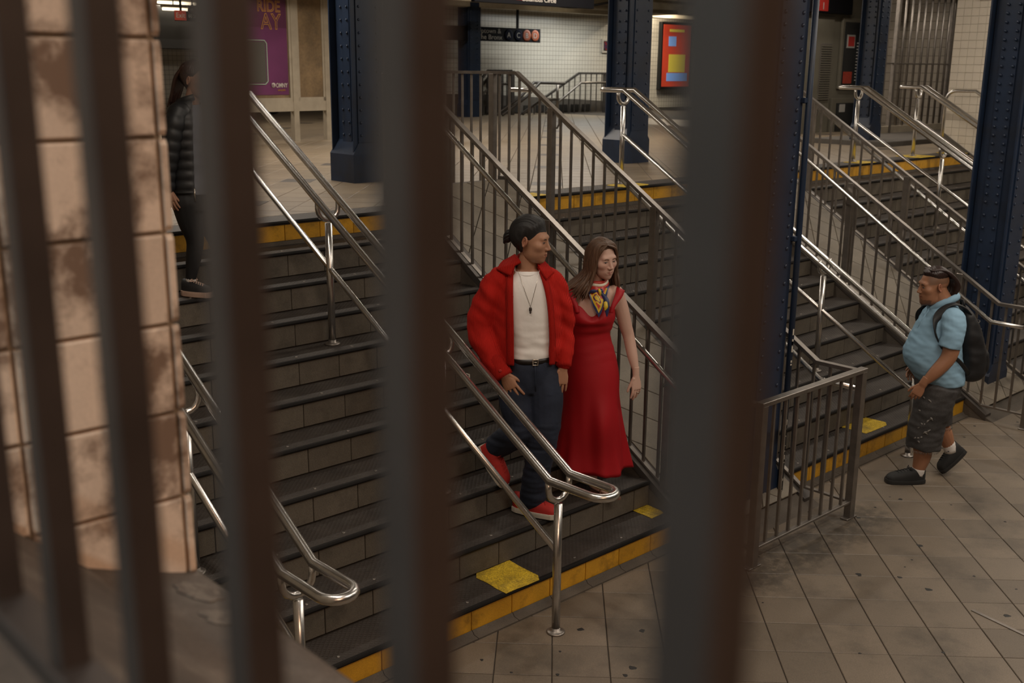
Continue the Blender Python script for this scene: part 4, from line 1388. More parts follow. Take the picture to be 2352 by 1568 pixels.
class Head:
    def __init__(self, loc, fwd, scale=1.0, pitch=0.0, roll=0.0, opt=None):
        f = Vector((fwd[0], fwd[1], 0)).normalized()
        right = f.cross(V(0, 0, 1))
        R = Matrix((right, f, V(0, 0, 1))).transposed()
        R = R @ Matrix.Rotation(pitch, 3, 'X') @ Matrix.Rotation(roll, 3, 'Y')
        self.R, self.loc, self.s, self.o = R, Vector(loc), scale, opt or {}
    def W(self, q):
        return self.loc + self.R @ (Vector(q) * self.s)
    def surf(self, x, z, lift=0.0):
        """point of the face at head coordinates x, z (seen from the front)"""
        y = np.linspace(0.14, 0.0, 240)
        P = np.stack([np.full_like(y, x), y, np.full_like(y, z)], -1)
        f = head_field(P, self.o)
        i = int(np.argmax(f <= 0))
        return V(x, y[i] + lift, z)
    def skin(self, nt=132, npn=92):
        D = sph(nt, npn)
        sh = D.shape
        r = head_radius(D.reshape(-1, 3), self.o)
        P = D.reshape(-1, 3) * r[:, None]
        P = P.reshape(sh)
        mb = MB()
        mb.rings([[self.W(q) for q in row] for row in P])
        Pl = [Vector(q) for row in P for q in row]
        # ears: cupped shell with a raised rim, hollow bowl and lobe
        for s in (-1, 1):
            rot = Matrix.Rotation(-s * 0.42, 3, 'Z') @ Matrix.Rotation(-0.20, 3, 'X')
            n0 = len(mb.v)
            nn, mm = 22, 9
            rr = []
            for side in (0, 1):
                for i in range(mm + 1):
                    q = i / mm if side == 0 else 1 - i / mm
                    ring = []
                    for j in range(nn):
                        a = 2 * math.pi * j / nn
                        ry = 0.0185 if math.sin(a) > -0.3 else 0.0135
                        y, z = q * ry * math.cos(a), q * 0.0315 * math.sin(a)
                        h = 0.007 * math.exp(-((q - 0.82) / 0.16) ** 2) + 0.006 * math.exp(-((q - 0.45) / 0.12) ** 2) * max(0.0, -math.cos(a + 0.4)) - 0.003 * math.exp(-(q / 0.35) ** 2)
                        if side == 1: h = -0.004
                        p = rot @ Vector((s * h, y, z))
                        p = p + Vector((s * (0.078 + 0.0), -0.012, -0.002))
                        ring.append(p)
                    if side == 1 and i == 0: continue
                    rr.append(ring)
            for ring in rr:
                Pl += ring
            mb.rings([[self.W(p) for p in ring] for ring in rr])
        return mb, Pl
    def patch(self, mb, outline, lift, smooth=True):
        """a thin shape lying on the face; outline in (x, z)"""
        n = len(outline)
        cx = sum(q[0] for q in outline) / n; cz = sum(q[1] for q in outline) / n
        vs = []
        rings = []
        for k, l in ((1.0, -0.001), (1.0, lift), (0.55, lift * 1.15), (0.1, lift * 1.2)):
            rings.append([self.W(self.surf(cx + (x - cx) * k, cz + (z - cz) * k, l)) for x, z in outline])
        mb.rings(rings, smooth=smooth)

def face_parts(H, parent, iris, brow, lipcol, lid=0.0, eye_open=1.0, lash=(0.02, 0.012, 0.01)):
    eye_white = mat('eye_white', (0.55, 0.50, 0.46), 0.25)
    iris_m = mat('iris', iris, 0.15)
    brow_m = mat('brow', brow, 0.8)
    lash_m = mat('lash', lash, 0.7)
    lip_m = mat('lips', lipcol, 0.42, var=0.08, scale=60)
    for s in (-1, 1):
        cx, cz = s * 0.0305, 0.003
        al = []
        for k in range(16):
            a = 2 * math.pi * k / 16
            x = 0.0135 * math.cos(a)
            z = (0.0052 if math.sin(a) > 0 else 0.0042) * eye_open * math.sin(a) * (1 - 0.25 * math.cos(a) ** 2)
            al.append((cx + x, cz + z + 0.0012 * s * math.cos(a)))
        mb = MB(); H.patch(mb, al, 0.0006)
        e = part('eye', mb, eye_white, parent)
        ix = cx + H.o.get('gaze', 0.0)
        mb = MB(); H.patch(mb, [(ix + 0.0052 * math.cos(a), cz + H.o.get('gazez', 0) + min(0.0052 * math.sin(a), 0.0046 * eye_open)) for a in [k * math.pi / 6 for k in range(12)]], 0.0011)
        part('iris', mb, iris_m, e)
        mb = MB()
        mb.tube([H.W(H.surf(x, z, 0.0010)) for x, z in al[0:9]], [0.0011 * H.s] * 9, 6)
        part('eyelash', mb, lash_m, e)
        br = [(cx - s * 0.017, 0.0175), (cx - s * 0.006, 0.0205), (cx + s * 0.008, 0.0215), (cx + s * 0.020, 0.0165), (cx + s * 0.008, 0.0245), (cx - s * 0.006, 0.0245), (cx - s * 0.017, 0.0225)]
        mb = MB(); H.patch(mb, br, 0.0012)
        part('eyebrow', mb, brow_m, parent)
    up = [(-0.0205, -0.0640), (-0.012, -0.0595), (-0.004, -0.0572), (0, -0.0580), (0.004, -0.0572), (0.012, -0.0595), (0.0205, -0.0640), (0.010, -0.0648), (-0.010, -0.0648)]
    lo = [(-0.0195, -0.0662), (-0.010, -0.0668), (0.010, -0.0668), (0.0195, -0.0662), (0.011, -0.0735), (0.0, -0.0755), (-0.011, -0.0735)]
    mb = MB(); H.patch(mb, up, 0.0006); H.patch(mb, lo, 0.0006)
    part('lips', mb, lip_m, parent)
    mb = MB()
    for s in (-1, 1):
        H.patch(mb, [(s * 0.0062 + 0.0028 * math.cos(a), -0.0405 + 0.0016 * math.sin(a)) for a in [k * math.pi / 4 for k in range(8)]], 0.0004)
    part('nostrils', mb, lash_m, parent)

def skin_body(name, mb_body, H, base, tint_fn, parent, hands=None, voxel=0.0055, smooth=5):
    """one continuous body skin with the finer head joined in, coloured per vertex"""
    m = mat('skin', base, 0.5, attr=True, spec=0.4)
    b = m.node_tree.nodes['Principled BSDF']
    b.inputs['Subsurface Weight'].default_value = 0.06
    b.inputs['Subsurface Radius'].default_value = (0.02, 0.008, 0.004)
    b.inputs['Subsurface Scale'].default_value = 0.4
    me = fuse(name, mb_body, m, None, voxel, smooth, keep_mesh=True)
    hm, Pl = H.skin()
    hmesh = hm.mesh('head', m)
    nb = len(me.vertices)
    bm = bmesh.new()
    bm.from_mesh(me); bm.from_mesh(hmesh)
    if hands:
        hd = fuse('hands', hands, m, None, 0.0026, 3, keep_mesh=True)
        bm.from_mesh(hd)
        bpy.data.meshes.remove(hd)
    bm.to_mesh(me); bm.free()
    bpy.data.meshes.remove(hmesh)
    n = len(me.vertices)
    col = np.ones((n, 4)); col[:, :3] = base
    for i, q in enumerate(Pl):
        t = tint_fn(q)
        if t is not None:
            col[nb + i, :3] = t
    at = me.color_attributes.new('tint', 'FLOAT_COLOR', 'POINT')
    at.data.foreach_set('color', col.ravel())
    me.polygons.foreach_set('use_smooth', [True] * len(me.polygons))
    me.update()
    o = bpy.data.objects.new(name, me)
    COL.objects.link(o)
    o.parent = parent
    return o

def mix3(a, b, t):
    return tuple(x + (y - x) * t for x, y in zip(a, b))

def hair_cap(H, mask_fn, thick, nt=128, npn=80, groove=0.0012, seed=0.0, back=False):
    """hair shell over the scalp: mask_fn(x,y,z) -> 0..1"""
    D = sph(nt, npn, 0.0)
    sh = D.shape
    r = head_radius(D.reshape(-1, 3), H.o)
    P = D.reshape(-1, 3) * r[:, None]
    mk = np.array([mask_fn(*q) for q in P])
    gr = np.array([(noise.noise(V(q[0] * 150 + seed, q[1] * 7, q[2] * 9)) if back else noise.noise(V(math.atan2(q[0], q[1]) * 14 + seed, q[2] * 18, q[1] * 6))) for q in P])
    rr = r + np.where(mk > 0, thick * mk + groove * gr * mk, -0.006)
    P2 = (D.reshape(-1, 3) * rr[:, None]).reshape(sh)
    mb = MB()
    mk = mk.reshape(sh[:2])
    vs = [H.W(q) for row in P2 for q in row]
    fs = []
    for i in range(sh[0] - 1):
        for j in range(sh[1]):
            k = (j + 1) % sh[1]
            if max(mk[i, j], mk[i, k], mk[i + 1, j], mk[i + 1, k]) > 0:
                fs.append((i * nt + j, i * nt + k, (i + 1) * nt + k, (i + 1) * nt + j))
    top = (sh[0] - 1) * nt
    if mk[-1].max() > 0:
        fs.append(tuple(top + j for j in range(nt)))
    used = sorted({i for f in fs for i in f})
    ix = {a: b for b, a in enumerate(used)}
    mb.add([vs[i] for i in used], [tuple(ix[i] for i in f) for f in fs], True)
    return mb

def shoe(heel, toe, up, width, parent, upper_m, sole_m, height=0.075, sole=0.026, ankle=None, laces=None, name='shoe', sole_lip=0.006):
    heel, toe, up = Vector(heel), Vector(toe), Vector(up).normalized()
    L = (toe - heel).length
    f = (toe - heel).normalized()
    up = (up - f * up.dot(f)).normalized()
    a = f.cross(up)
    w = width / 2
    def wid(t):
        return w * (0.74 + 0.30 * math.sin(min(1, t * 1.25 + 0.02) * math.pi * 0.78) ** 1.2) * (1 if t < 0.82 else math.sqrt(max(0.0, 1 - ((t - 0.82) / 0.185) ** 2))) * (1 if t > 0.10 else 0.72 + 2.8 * t)
    def hgt(t):
        return height * (1.08 - 0.1 * t if t < 0.28 else 1.05 - 0.95 * ((t - 0.28) / 0.72) ** 0.85 * 0.62)
    mb = MB()
    rings = []
    for i in range(17):
        t = 0.01 + 0.975 * i / 16
        c = heel + f * L * t + up * sole
        ww, hh = wid(t), hgt(t) * (1 if t < 0.8 else math.sqrt(max(0.05, 1 - ((t - 0.8) / 0.21) ** 2)))
        rings.append([c + a * ww * math.copysign(abs(math.cos(q)) ** 0.75, math.cos(q)) + up * (hh * math.sin(q) ** 0.8 if math.sin(q) > 0 else 0) for q in [k * math.pi / 9 for k in range(10)]])
    mb.rings([r + [r[-1] - up * 0.004, r[0] - up * 0.004] for r in rings])
    r = part(name, mb, upper_m, parent)
    sb = MB()
    rs = []
    for h, k in ((0.0, 0.92), (0.004, 1.0), (sole * 0.8, 1.02), (sole + 0.004, 1.0)):
        ring = []
        for i in range(28):
            q = 2 * math.pi * i / 28
            t = 0.5 - 0.5 * math.cos(q)
            sgn = 1 if q < math.pi else -1
            ring.append(heel + f * (L * (t * 1.02 - 0.01)) + a * sgn * (wid(min(0.995, max(0.0, t))) + sole_lip) * k * (1 if 0.002 < t < 0.998 else 0.3) + up * h)
        rs.append(ring)
    sb.rings(rs, smooth=False)
    part('sole', sb, sole_m, r)
    if laces:
        lb = MB()
        for i in range(5):
            t = 0.40 + 0.075 * i
            c = heel + f * L * t + up * (sole + hgt(t) * 1.0)
            lb.tube([c - a * w * 0.45 - up * 0.006, c + up * 0.004, c + a * w * 0.45 - up * 0.006 + f * 0.012], 0.0032, 6)
        c = heel + f * L * 0.40 + up * (sole + hgt(0.4) + 0.004)
        for s in (-1, 1):
            lb.tube([c, c + a * s * 0.025 + up * 0.012, c + a * s * 0.04 - f * 0.005, c + a * s * 0.022 + f * 0.01, c], 0.003, 6)
        part('laces', lb, laces, r)
    return r

def person(label, loc, cat='person'):
    t = thing('person', label, cat, loc)
    t.rotation_euler = (0, 0, -YAW)
    return t
# ------------------------------------------------------------------ the man in the red cardigan
SKIN_M = (0.37, 0.19, 0.115)
SKIN_W = (0.56, 0.36, 0.285)
RED_K = wave_bump(mat('knit_red', (0.43, 0.015, 0.010), 0.85, var=0.12, scale=12, bump=0.3, bscale=260, spec=0.15), (0, 0, 0.3), 44, 0.55, 0.004)
RED_R = wave_bump(mat('knit_rib', (0.42, 0.014, 0.009), 0.85, var=0.1, scale=12, bump=0.3, bscale=260, spec=0.15), (0, 0, 0.1), 50, 0.8, 0.005)
WHITE = mat('cotton_white', (0.84, 0.815, 0.785), 0.85, var=0.04, scale=5, bump=0.25, bscale=9, bdist=0.02)
DENIM = mat('denim', (0.010, 0.016, 0.034), 0.8, var=0.25, scale=8, speck=0.3, sscale=400, bump=0.3, bscale=14, bdist=0.015)
LEATHER = mat('leather_black', (0.012, 0.009, 0.008), 0.4)
BUCKLE = mat('buckle', (0.6, 0.55, 0.48), 0.3, 1.0)
RED_S = mat('suede_red', (0.36, 0.015, 0.010), 0.8, var=0.15, scale=20)
SOLE_W = mat('sole_white', (0.58, 0.54, 0.46), 0.6, var=0.1, scale=15)
HAIR_B = mat('hair_black', (0.010, 0.009, 0.009), 0.58, var=0.3, scale=30, bump=0.3, bscale=90)

t = person('man in a red cardigan, white shirt and dark jeans stepping down the stairs', (4.2, -2.3, -1.575))
H = Head((0.092, -0.02, 1.700), (0.93, -0.37), 1.06, pitch=-0.10, roll=-0.02, opt={'jaw': 1.08, 'cheek': 1.02, 'gaze': 0.003})
b = MB(); hb_ = MB()
stack(b, [(0.86, 0.09, 0.0, 0.13, 0.10), (0.95, 0.095, 0, 0.145, 0.105), (1.08, 0.095, 0, 0.125, 0.09), (1.25, 0.08, 0, 0.15, 0.10), (1.40, 0.07, 0, 0.165, 0.10), (1.49, 0.065, 0.005, 0.13, 0.075), (1.53, 0.065, 0.005, 0.075, 0.06)])
limb(b, [(0.063, 0.01, 1.46, 0.070), (0.068, 0.004, 1.54, 0.062), (0.078, 0.0, 1.60, 0.057), (0.085, -0.005, 1.68, 0.055)])
limb(b, [(-0.08, 0.0, 1.435, 0.05), (-0.165, 0.01, 1.32, 0.048), (-0.215, 0.015, 1.19, 0.041), (-0.15, -0.05, 1.05, 0.038), (-0.078, -0.095, 0.952, 0.027)])
limb(b, [(0.205, 0.0, 1.435, 0.05), (0.268, 0.03, 1.30, 0.048), (0.293, 0.045, 1.17, 0.041), (0.296, 0.0, 1.05, 0.036), (0.287, -0.04, 0.975, 0.026)])
limb(b, [(0.03, 0, 0.90, 0.09), (0.03, -0.02, 0.72, 0.085), (0.03, -0.03, 0.55, 0.062), (-0.06, 0.02, 0.47, 0.055), (-0.13, 0.05, 0.40, 0.04), (-0.15, 0.05, 0.33, 0.045)])
limb(b, [(0.165, 0, 0.90, 0.09), (0.17, -0.04, 0.72, 0.085), (0.165, -0.06, 0.52, 0.062), (0.14, -0.03, 0.32, 0.055), (0.112, 0.0, 0.12, 0.038), (0.112, 0.0, 0.06, 0.04)])
hand(hb_, (-0.062, -0.108, 0.925), (0.46, -0.06, -0.88), (0.25, 0.95, 0.0), (0.8, -0.1, 0.6), 1.08, 0.14, 0.20, 0.40, wr=0.0275)
hand(hb_, (0.285, -0.05, 0.945), (-0.10, -0.14, -1.0), (-0.3, 0.95, 0.0), (-1, 0, 0.1), 1.02, 0.16, 0.12, 0.75, wr=0.027)
def tint(q):
    if q.z < -0.02 and q.y > 0.03:
        return mix3(SKIN_M, (0.30, 0.155, 0.10), 0.25)
    if abs(q.x) > 0.07:
        return mix3(SKIN_M, (0.40, 0.16, 0.10), 0.6)
    return None
skin_body('body', b, H, SKIN_M, tint, t, hb_)
face_parts(H, t, (0.02, 0.012, 0.008), (0.012, 0.010, 0.009), (0.29, 0.105, 0.075), eye_open=0.8)
def mask(x, y, z):
    # swept straight back from the forehead, over the ears, down to the nape
    line = 0.062 - 0.05 * sstep(0.062 - y, 0, 0.055) - 0.105 * sstep(-y - 0.012, 0, 0.035) + 0.18 * max(0, abs(x) - 0.062) * (1 if y > 0.0 else 0)
    return float(sstep(z - line, -0.004, 0.06))
hb = hair_cap(H, mask, 0.021, groove=0.0045, nt=200, npn=110, back=True)
o = part('hair', hb, HAIR_B, t)
bn = MB()
bn.ball(H.W((0, -0.142, -0.004)), (0.029, 0.027, 0.035), 16, 10, H.R)
for k in range(9):
    a = k * 0.7
    limb(bn, [(*H.W((0.018 * math.cos(a), -0.118, 0.018 + 0.018 * math.sin(a))), 0.008), (*H.W((0.024 * math.cos(a), -0.145, 0.026 * math.sin(a) + 0.002)), 0.009), (*H.W((0.012 * math.cos(a), -0.158, 0.018 * math.sin(a) - 0.022)), 0.006)], 8, 3)
part('hair_bun', bn, HAIR_B, o)
# t-shirt
b = MB()
stack(b, [(0.985, 0.097, 0.0, 0.132, 0.108), (1.02, 0.097, 0, 0.140, 0.115), (1.10, 0.095, 0, 0.142, 0.112), (1.25, 0.085, -0.002, 0.158, 0.118), (1.38, 0.073, -0.002, 0.172, 0.112), (1.455, 0.068, 0.0, 0.150, 0.098), (1.50, 0.066, 0.004, 0.105, 0.080), (1.525, 0.066, 0.004, 0.080, 0.068)], n=40)
def fsh(c):
    w = sstep(np.array(1.30 - c.z), 0, 0.25)
    return 0.006 * float(w) * noise.noise(V(c.x * 7, c.y * 7, c.z * 22)) + 0.004 * noise.noise(V(c.x * 14, 3, c.z * 30)) * float(w)
ts = fuse('shirt', b, WHITE, t, 0.007, 5, fsh)
cr = MB()
rg = []
for k in range(28):
    a = 2 * math.pi * k / 28
    rg.append(V(0.066 + 0.076 * math.cos(a), 0.0 + 0.070 * math.sin(a), 1.532 + 0.028 * math.sin(a)))
cr.tube(rg, 0.0075, 8, closed=True)
part('neckband', cr, WHITE, ts)
# necklace
nk = MB()
pts = []
for k in range(25):
    u = -1 + 2 * k / 24
    x = 0.075 + 0.062 * math.copysign(abs(u) ** 1.0, u) + 0.012 * (1 - abs(u))
    z = 1.335 + 0.205 * abs(u) ** 1.05
    y = -0.128 + 0.052 * sstep(np.array(abs(u)), 0.55, 1.0)
    pts.append((x, float(y), z))
nk.tube(pts, 0.0017, 5)
nl = part('necklace', nk, BUCKLE, t)
pn = MB(); pn.ball((0.087, -0.131, 1.318), (0.009, 0.005, 0.016), 10, 6); pn.ball((0.087, -0.131, 1.300), (0.006, 0.004, 0.008), 8, 6)
part('pendant', pn, mat('pendant', (0.12, 0.10, 0.09), 0.3, 0.8), nl)
# cardigan: open front, bat-wing sleeves, ribbed bands
b = MB()
def shell(b, rows, edges, th=0.013, n=40, sub=4):
    S = spline([r + e for r, e in zip(rows, edges)], sub)
    rings = []
    for z, cx, cy, rx, ry, xl, xr in S:
        al = math.acos(max(-0.98, min(0.98, (xl - cx) / rx)))      # front side: y negative
        ar = math.acos(max(-0.98, min(0.98, (xr - cx) / rx)))
        a0, a1 = -ar, -(2 * math.pi - (2 * math.pi - 2 * math.pi)) + 0
        # go from the right front edge round the back to the left front edge
        A = np.linspace(-ar, 2 * math.pi - al, n)
        outer = [V(cx + rx * math.cos(a), cy + ry * math.sin(a), z) for a in A]
        inner = [V(cx + (rx - th) * math.cos(a), cy + (ry - th) * math.sin(a), z) for a in A[::-1]]
        rings.append(outer + inner)
    b.rings(rings)
rows = [(0.985, 0.08, 0.01, 0.205, 0.142), (1.05, 0.075, 0.01, 0.212, 0.150), (1.18, 0.07, 0.01, 0.215, 0.155), (1.32, 0.068, 0.008, 0.212, 0.150), (1.42, 0.066, 0.008, 0.200, 0.135), (1.48, 0.066, 0.01, 0.165, 0.112), (1.525, 0.066, 0.012, 0.118, 0.092), (1.555, 0.066, 0.016, 0.092, 0.078)]
edges = [(-0.008, 0.205), (-0.010, 0.207), (-0.012, 0.203), (-0.016, 0.192), (-0.018, 0.175), (-0.018, 0.158), (-0.016, 0.142), (-0.008, 0.128)]
rows = [tuple(r) for r in rows]
shell(b, rows, edges)
cape = MB()
limb(b, [(-0.03, 0.01, 1.475, 0.075), (-0.105, 0.005, 1.44, 0.086), (-0.165, 0.01, 1.31, 0.090), (-0.20, 0.01, 1.18, 0.086), (-0.155, -0.04, 1.05, 0.078), (-0.085, -0.093, 0.94, 0.056)], 18, 5, cap=False)
limb(b, [(0.17, 0.01, 1.475, 0.070), (0.225, 0.005, 1.44, 0.074), (0.262, 0.025, 1.31, 0.074), (0.285, 0.04, 1.18, 0.068), (0.292, 0.0, 1.06, 0.060), (0.287, -0.035, 0.985, 0.050)], 18, 5)
def fcd(c):
    d = 0.007 * noise.noise(V(c.x * 9 + c.z * 7, c.y * 6, c.z * 9 - c.x * 6))
    if c.x < -0.06 or c.x > 0.22:
        d += 0.013 * noise.noise(V(c.x * 10 + 5, c.y * 6, c.z * 15 + c.x * 12))
    return d
cd = fuse('cardigan', b, RED_K, t, 0.0065, 3, fcd)
# ribbed front bands, hem and cuffs
def strip(rows, w0, m, name, parent, th=0.012, side=V(1, 0, 0)):
    mb = MB(); S = spline(rows, 5); rings = []
    for i, s_ in enumerate(S):
        p = Vector(s_[:3]); o_ = Vector(s_[3:6]).normalized(); w_ = s_[6]
        tn = (Vector(S[min(i + 1, len(S) - 1)][:3]) - Vector(S[max(i - 1, 0)][:3])).normalized()
        n_ = tn.cross(o_).normalized()
        rings.append([p + n_ * th * 0.5, p + o_ * w_ * 0.5 + n_ * th * 0.62, p + o_ * w_ + n_ * th * 0.5, p + o_ * w_ - n_ * th * 0.5, p + o_ * w_ * 0.5 - n_ * th * 0.4, p - n_ * th * 0.5])
    mb.rings(rings)
    return part(name, mb, m, parent)
bl = []
br = []
for (z, cx, cy, rx, ry), (xl, xr) in zip(rows, edges):
    yl = cy - ry * math.sqrt(max(0.02, 1 - ((xl - cx) / rx) ** 2)) - 0.004
    yr = cy - ry * math.sqrt(max(0.02, 1 - ((xr - cx) / rx) ** 2)) - 0.004
    bl.append((xl + 0.003, yl, z - 0.004, -1, 0.28, 0, 0.042))
    br.append((xr - 0.003, yr, z - 0.004, 1, 0.55, 0, 0.036))
strip(bl, 0.04, RED_R, 'front_band', cd)
strip(br, 0.04, RED_R, 'front_band', cd)
# shirt collar of the cardigan folded out over the shoulder
cb_ = MB()
for pts in ([(0.035, -0.072, 1.575), (-0.002, -0.085, 1.560), (-0.028, -0.100, 1.50), (-0.112, -0.045, 1.527), (-0.075, 0.015, 1.565), (0.0, 0.045, 1.60)],):
    q = [Vector(a) for a in pts]
    cb_.rings([[a + V(0, 0, 0.0) for a in q], [a + V(-0.004, -0.006, 0.014) for a in q]], smooth=False)
for pts in ([(0.125, -0.050, 1.56), (0.142, -0.075, 1.525), (0.175, -0.085, 1.475), (0.225, -0.035, 1.512), (0.17, 0.03, 1.56), (0.10, 0.055, 1.60)],):
    q = [Vector(a) for a in pts]
    cb_.rings([[a for a in q], [a + V(0.004, -0.006, 0.014) for a in q]], smooth=False)
limb(cb_, [(0.0, 0.02, 1.565, 0.022), (0.03, 0.07, 1.59, 0.022), (0.08, 0.085, 1.60, 0.022), (0.13, 0.06, 1.58, 0.022), (0.145, 0.01, 1.555, 0.020)], 10, 4)
oc = fuse('collar', cb_, RED_R, cd, 0.005, 3, folds(0.003, 12, 12, 12))
for rws in ([(-0.135, -0.055, 1.01, 0.068), (-0.095, -0.085, 0.955, 0.063), (-0.062, -0.108, 0.905, 0.058)], [(0.290, -0.015, 1.02, 0.054), (0.286, -0.045, 0.955, 0.047)]):
    mb = MB(); limb(mb, rws, 20, 4, cap=False)
    part('cuff', mb, RED_R, cd)
mb = MB(); mb.lathe((-0.085, -0.150, 0.955), [(0.010, 0), (0.010, 0.005), (0.005, 0.006)], 12, axis=1)
part('button', mb, RED_S, cd)
# jeans and belt
b = MB()
stack(b, [(0.80, 0.095, 0.0, 0.155, 0.11), (0.88, 0.095, 0.0, 0.172, 0.125), (0.95, 0.097, 0.0, 0.158, 0.120), (1.0, 0.098, 0, 0.142, 0.114)])
limb(b, [(0.015, 0.0, 0.88, 0.115), (0.018, -0.015, 0.74, 0.112), (0.035, -0.035, 0.56, 0.092), (-0.045, 0.015, 0.475, 0.086), (-0.105, 0.045, 0.42, 0.078)], 20, 5)
limb(b, [(0.175, 0.0, 0.88, 0.115), (0.185, -0.03, 0.74, 0.108), (0.178, -0.055, 0.54, 0.092), (0.145, -0.03, 0.32, 0.086), (0.118, 0.0, 0.10, 0.082)], 20, 5)
def fj(c):
    d = 0.006 * noise.noise(V(c.x * 9, c.y * 9, c.z * 12))
    if c.z < 0.35 or 0.45 < c.z < 0.62:
        d += 0.006 * noise.noise(V(c.x * 8, c.y * 8, c.z * 34))
    if c.z > 0.80:
        d += 0.004 * noise.noise(V(c.x * 22, c.y * 12, c.z * 10 + c.x * 14))
    return d
je = fuse('jeans', b, DENIM, t, 0.007, 4, fj)
fl_ = MB()
fl_.tube([(0.118, -0.125, 0.985), (0.120, -0.131, 0.93), (0.122, -0.128, 0.87), (0.125, -0.108, 0.81)], 0.0035, 6)
part('fly_seam', fl_, DENIM, je)
b = MB()
rg = []
for z, k in ((0.985, 1.0), (0.985, 1.03), (1.015, 1.03), (1.015, 1.0)):
    rg.append([V(0.098 + 0.146 * k * math.cos(a), 0.118 * k * math.sin(a), z + 0.055 * math.cos(a) * 0.14) for a in [q * math.pi / 20 for q in range(40)]])
b.rings(rg, closed=True)
be = part('belt', b, LEATHER, t)
b = MB(); b.tube([(0.105, -0.126, 0.982), (0.135, -0.124, 0.984), (0.135, -0.124, 1.018), (0.105, -0.126, 1.016)], 0.0035, 6, closed=True)
b.tube([(0.110, -0.127, 1.0), (0.128, -0.127, 1.0)], 0.003, 6)
part('buckle', b, BUCKLE, be)
# shoes: rear heel raised, front one flat on the tread
f_ = V(0.80, -0.60, 0).normalized()
shoe((-0.215, 0.075, 0.405), (-0.060, 0.0, 0.172), (0.55, -0.30, 0.62), 0.105, t, RED_S, SOLE_W, 0.085, laces=RED_S)
shoe((0.005, 0.055, 0.004), (0.275, -0.085, 0.004), (0, 0, 1), 0.108, t, RED_S, SOLE_W, 0.085, 0.030, laces=RED_S)

# ------------------------------------------------------------------ the woman in the red dress
DRESS = mat('dress_red', (0.34, 0.007, 0.012), 0.55, var=0.06, scale=4, bump=0.12, bscale=120, spec=0.3)
HAIR_A = mat('hair_auburn', (0.098, 0.053, 0.030), 0.52, var=0.35, scale=18, bump=0.4, bscale=70, stretch=(6, 6, 1))
t = person('woman in a long red dress and silk neck scarf beside the man', (4.85, -2.4, -1.575))
H = Head((-0.012, -0.02, 1.535), (0.50, -0.86), 1.00, pitch=-0.14, roll=0.06, opt={'jaw': 0.90, 'cheek': 0.96, 'gaze': 0.002, 'gazez': -0.001})
b = MB(); hb_ = MB()
stack(b, [(0.75, -0.06, 0.0, 0.155, 0.12), (0.90, -0.07, 0, 0.15, 0.11), (1.05, -0.08, 0, 0.112, 0.085), (1.16, -0.075, -0.005, 0.130, 0.102), (1.25, -0.065, 0.0, 0.145, 0.090), (1.315, -0.058, 0.008, 0.145, 0.070), (1.355, -0.055, 0.01, 0.10, 0.058), (1.38, -0.053, 0.01, 0.06, 0.05)])
limb(b, [(-0.053, 0.015, 1.33, 0.055), (-0.045, 0.008, 1.40, 0.047), (-0.030, 0.0, 1.46, 0.045), (-0.018, -0.005, 1.53, 0.048)])
limb(b, [(0.075, 0.01, 1.315, 0.052), (0.115, 0.01, 1.22, 0.047), (0.150, 0.02, 1.10, 0.041), (0.172, 0.02, 1.03, 0.037), (0.195, -0.01, 0.92, 0.034), (0.213, -0.033, 0.845, 0.0235)])
limb(b, [(-0.195, 0.01, 1.315, 0.050), (-0.232, 0.015, 1.22, 0.047), (-0.262, 0.02, 1.10, 0.041), (-0.270, 0.01, 1.04, 0.037), (-0.33, -0.03, 1.02, 0.035), (-0.42, -0.06, 1.06, 0.024)])
limb(b, [(-0.13, 0.0, 0.78, 0.08), (-0.12, -0.02, 0.50, 0.058), (-0.095, 0.10, 0.30, 0.048), (-0.085, 0.14, 0.24, 0.032), (-0.085, 0.14, 0.20, 0.035)])
limb(b, [(0.01, 0.0, 0.78, 0.08), (0.01, -0.06, 0.48, 0.058), (-0.015, -0.03, 0.28, 0.048), (-0.03, -0.01, 0.10, 0.028), (-0.022, -0.015, 0.055, 0.030)])
limb(b, [(-0.03, 0.0, 0.042, 0.026), (0.02, -0.045, 0.032, 0.026), (0.07, -0.085, 0.020, 0.020)], flat=(V(0, 0, 1), 0.7))
RNG = hand(hb_, (0.219, -0.042, 0.795), (0.06, -0.12, -1.0), (-0.55, 0.8, 0.0), (-0.6, -0.7, 0), 0.95, 0.30, 0.06, 0.30, wr=0.0225)
hand(hb_, (-0.42, -0.06, 1.06), (-0.9, -0.2, 0.25), (0, -1, -0.3), (0, 0, 1), 0.9, 0.4)
def tint(q):
    if q.y > 0.03:
        d = math.hypot(abs(q.x) - 0.036, q.z + 0.03)
        return mix3(SKIN_W, (0.58, 0.30, 0.24), 0.55 * max(0, 1 - d / 0.03))
    return None
skin_body('body', b, H, SKIN_W, tint, t, hb_)
face_parts(H, t, (0.05, 0.045, 0.04), (0.11, 0.055, 0.03), (0.42, 0.17, 0.145), eye_open=0.75, lash=(0.03, 0.018, 0.014))
def mask(x, y, z):
    ln = 0.082 - 0.05 * sstep(0.068 - y, 0, 0.045) - 0.12 * sstep(0.035 - y, 0, 0.05)
    ln -= 0.05 * max(0.0, -x) if y > 0.03 else 0
    return float(sstep(z - ln, -0.002, 0.014))
hr = hair_cap(H, mask, 0.010, groove=0.003)
o = part('hair', hr, HAIR_A, t)
lk = MB()
rl = random.Random(4)
def lock(pts, r, w=None):
    n_ = len(pts)
    pr = [0.55] + [1.0] * (n_ - 2) + [0.2]
    limb(lk, [(*p, r * k) for p, k in zip(pts, pr)], 7, 5)
PT = 0.014                                        # parting, a little to one side
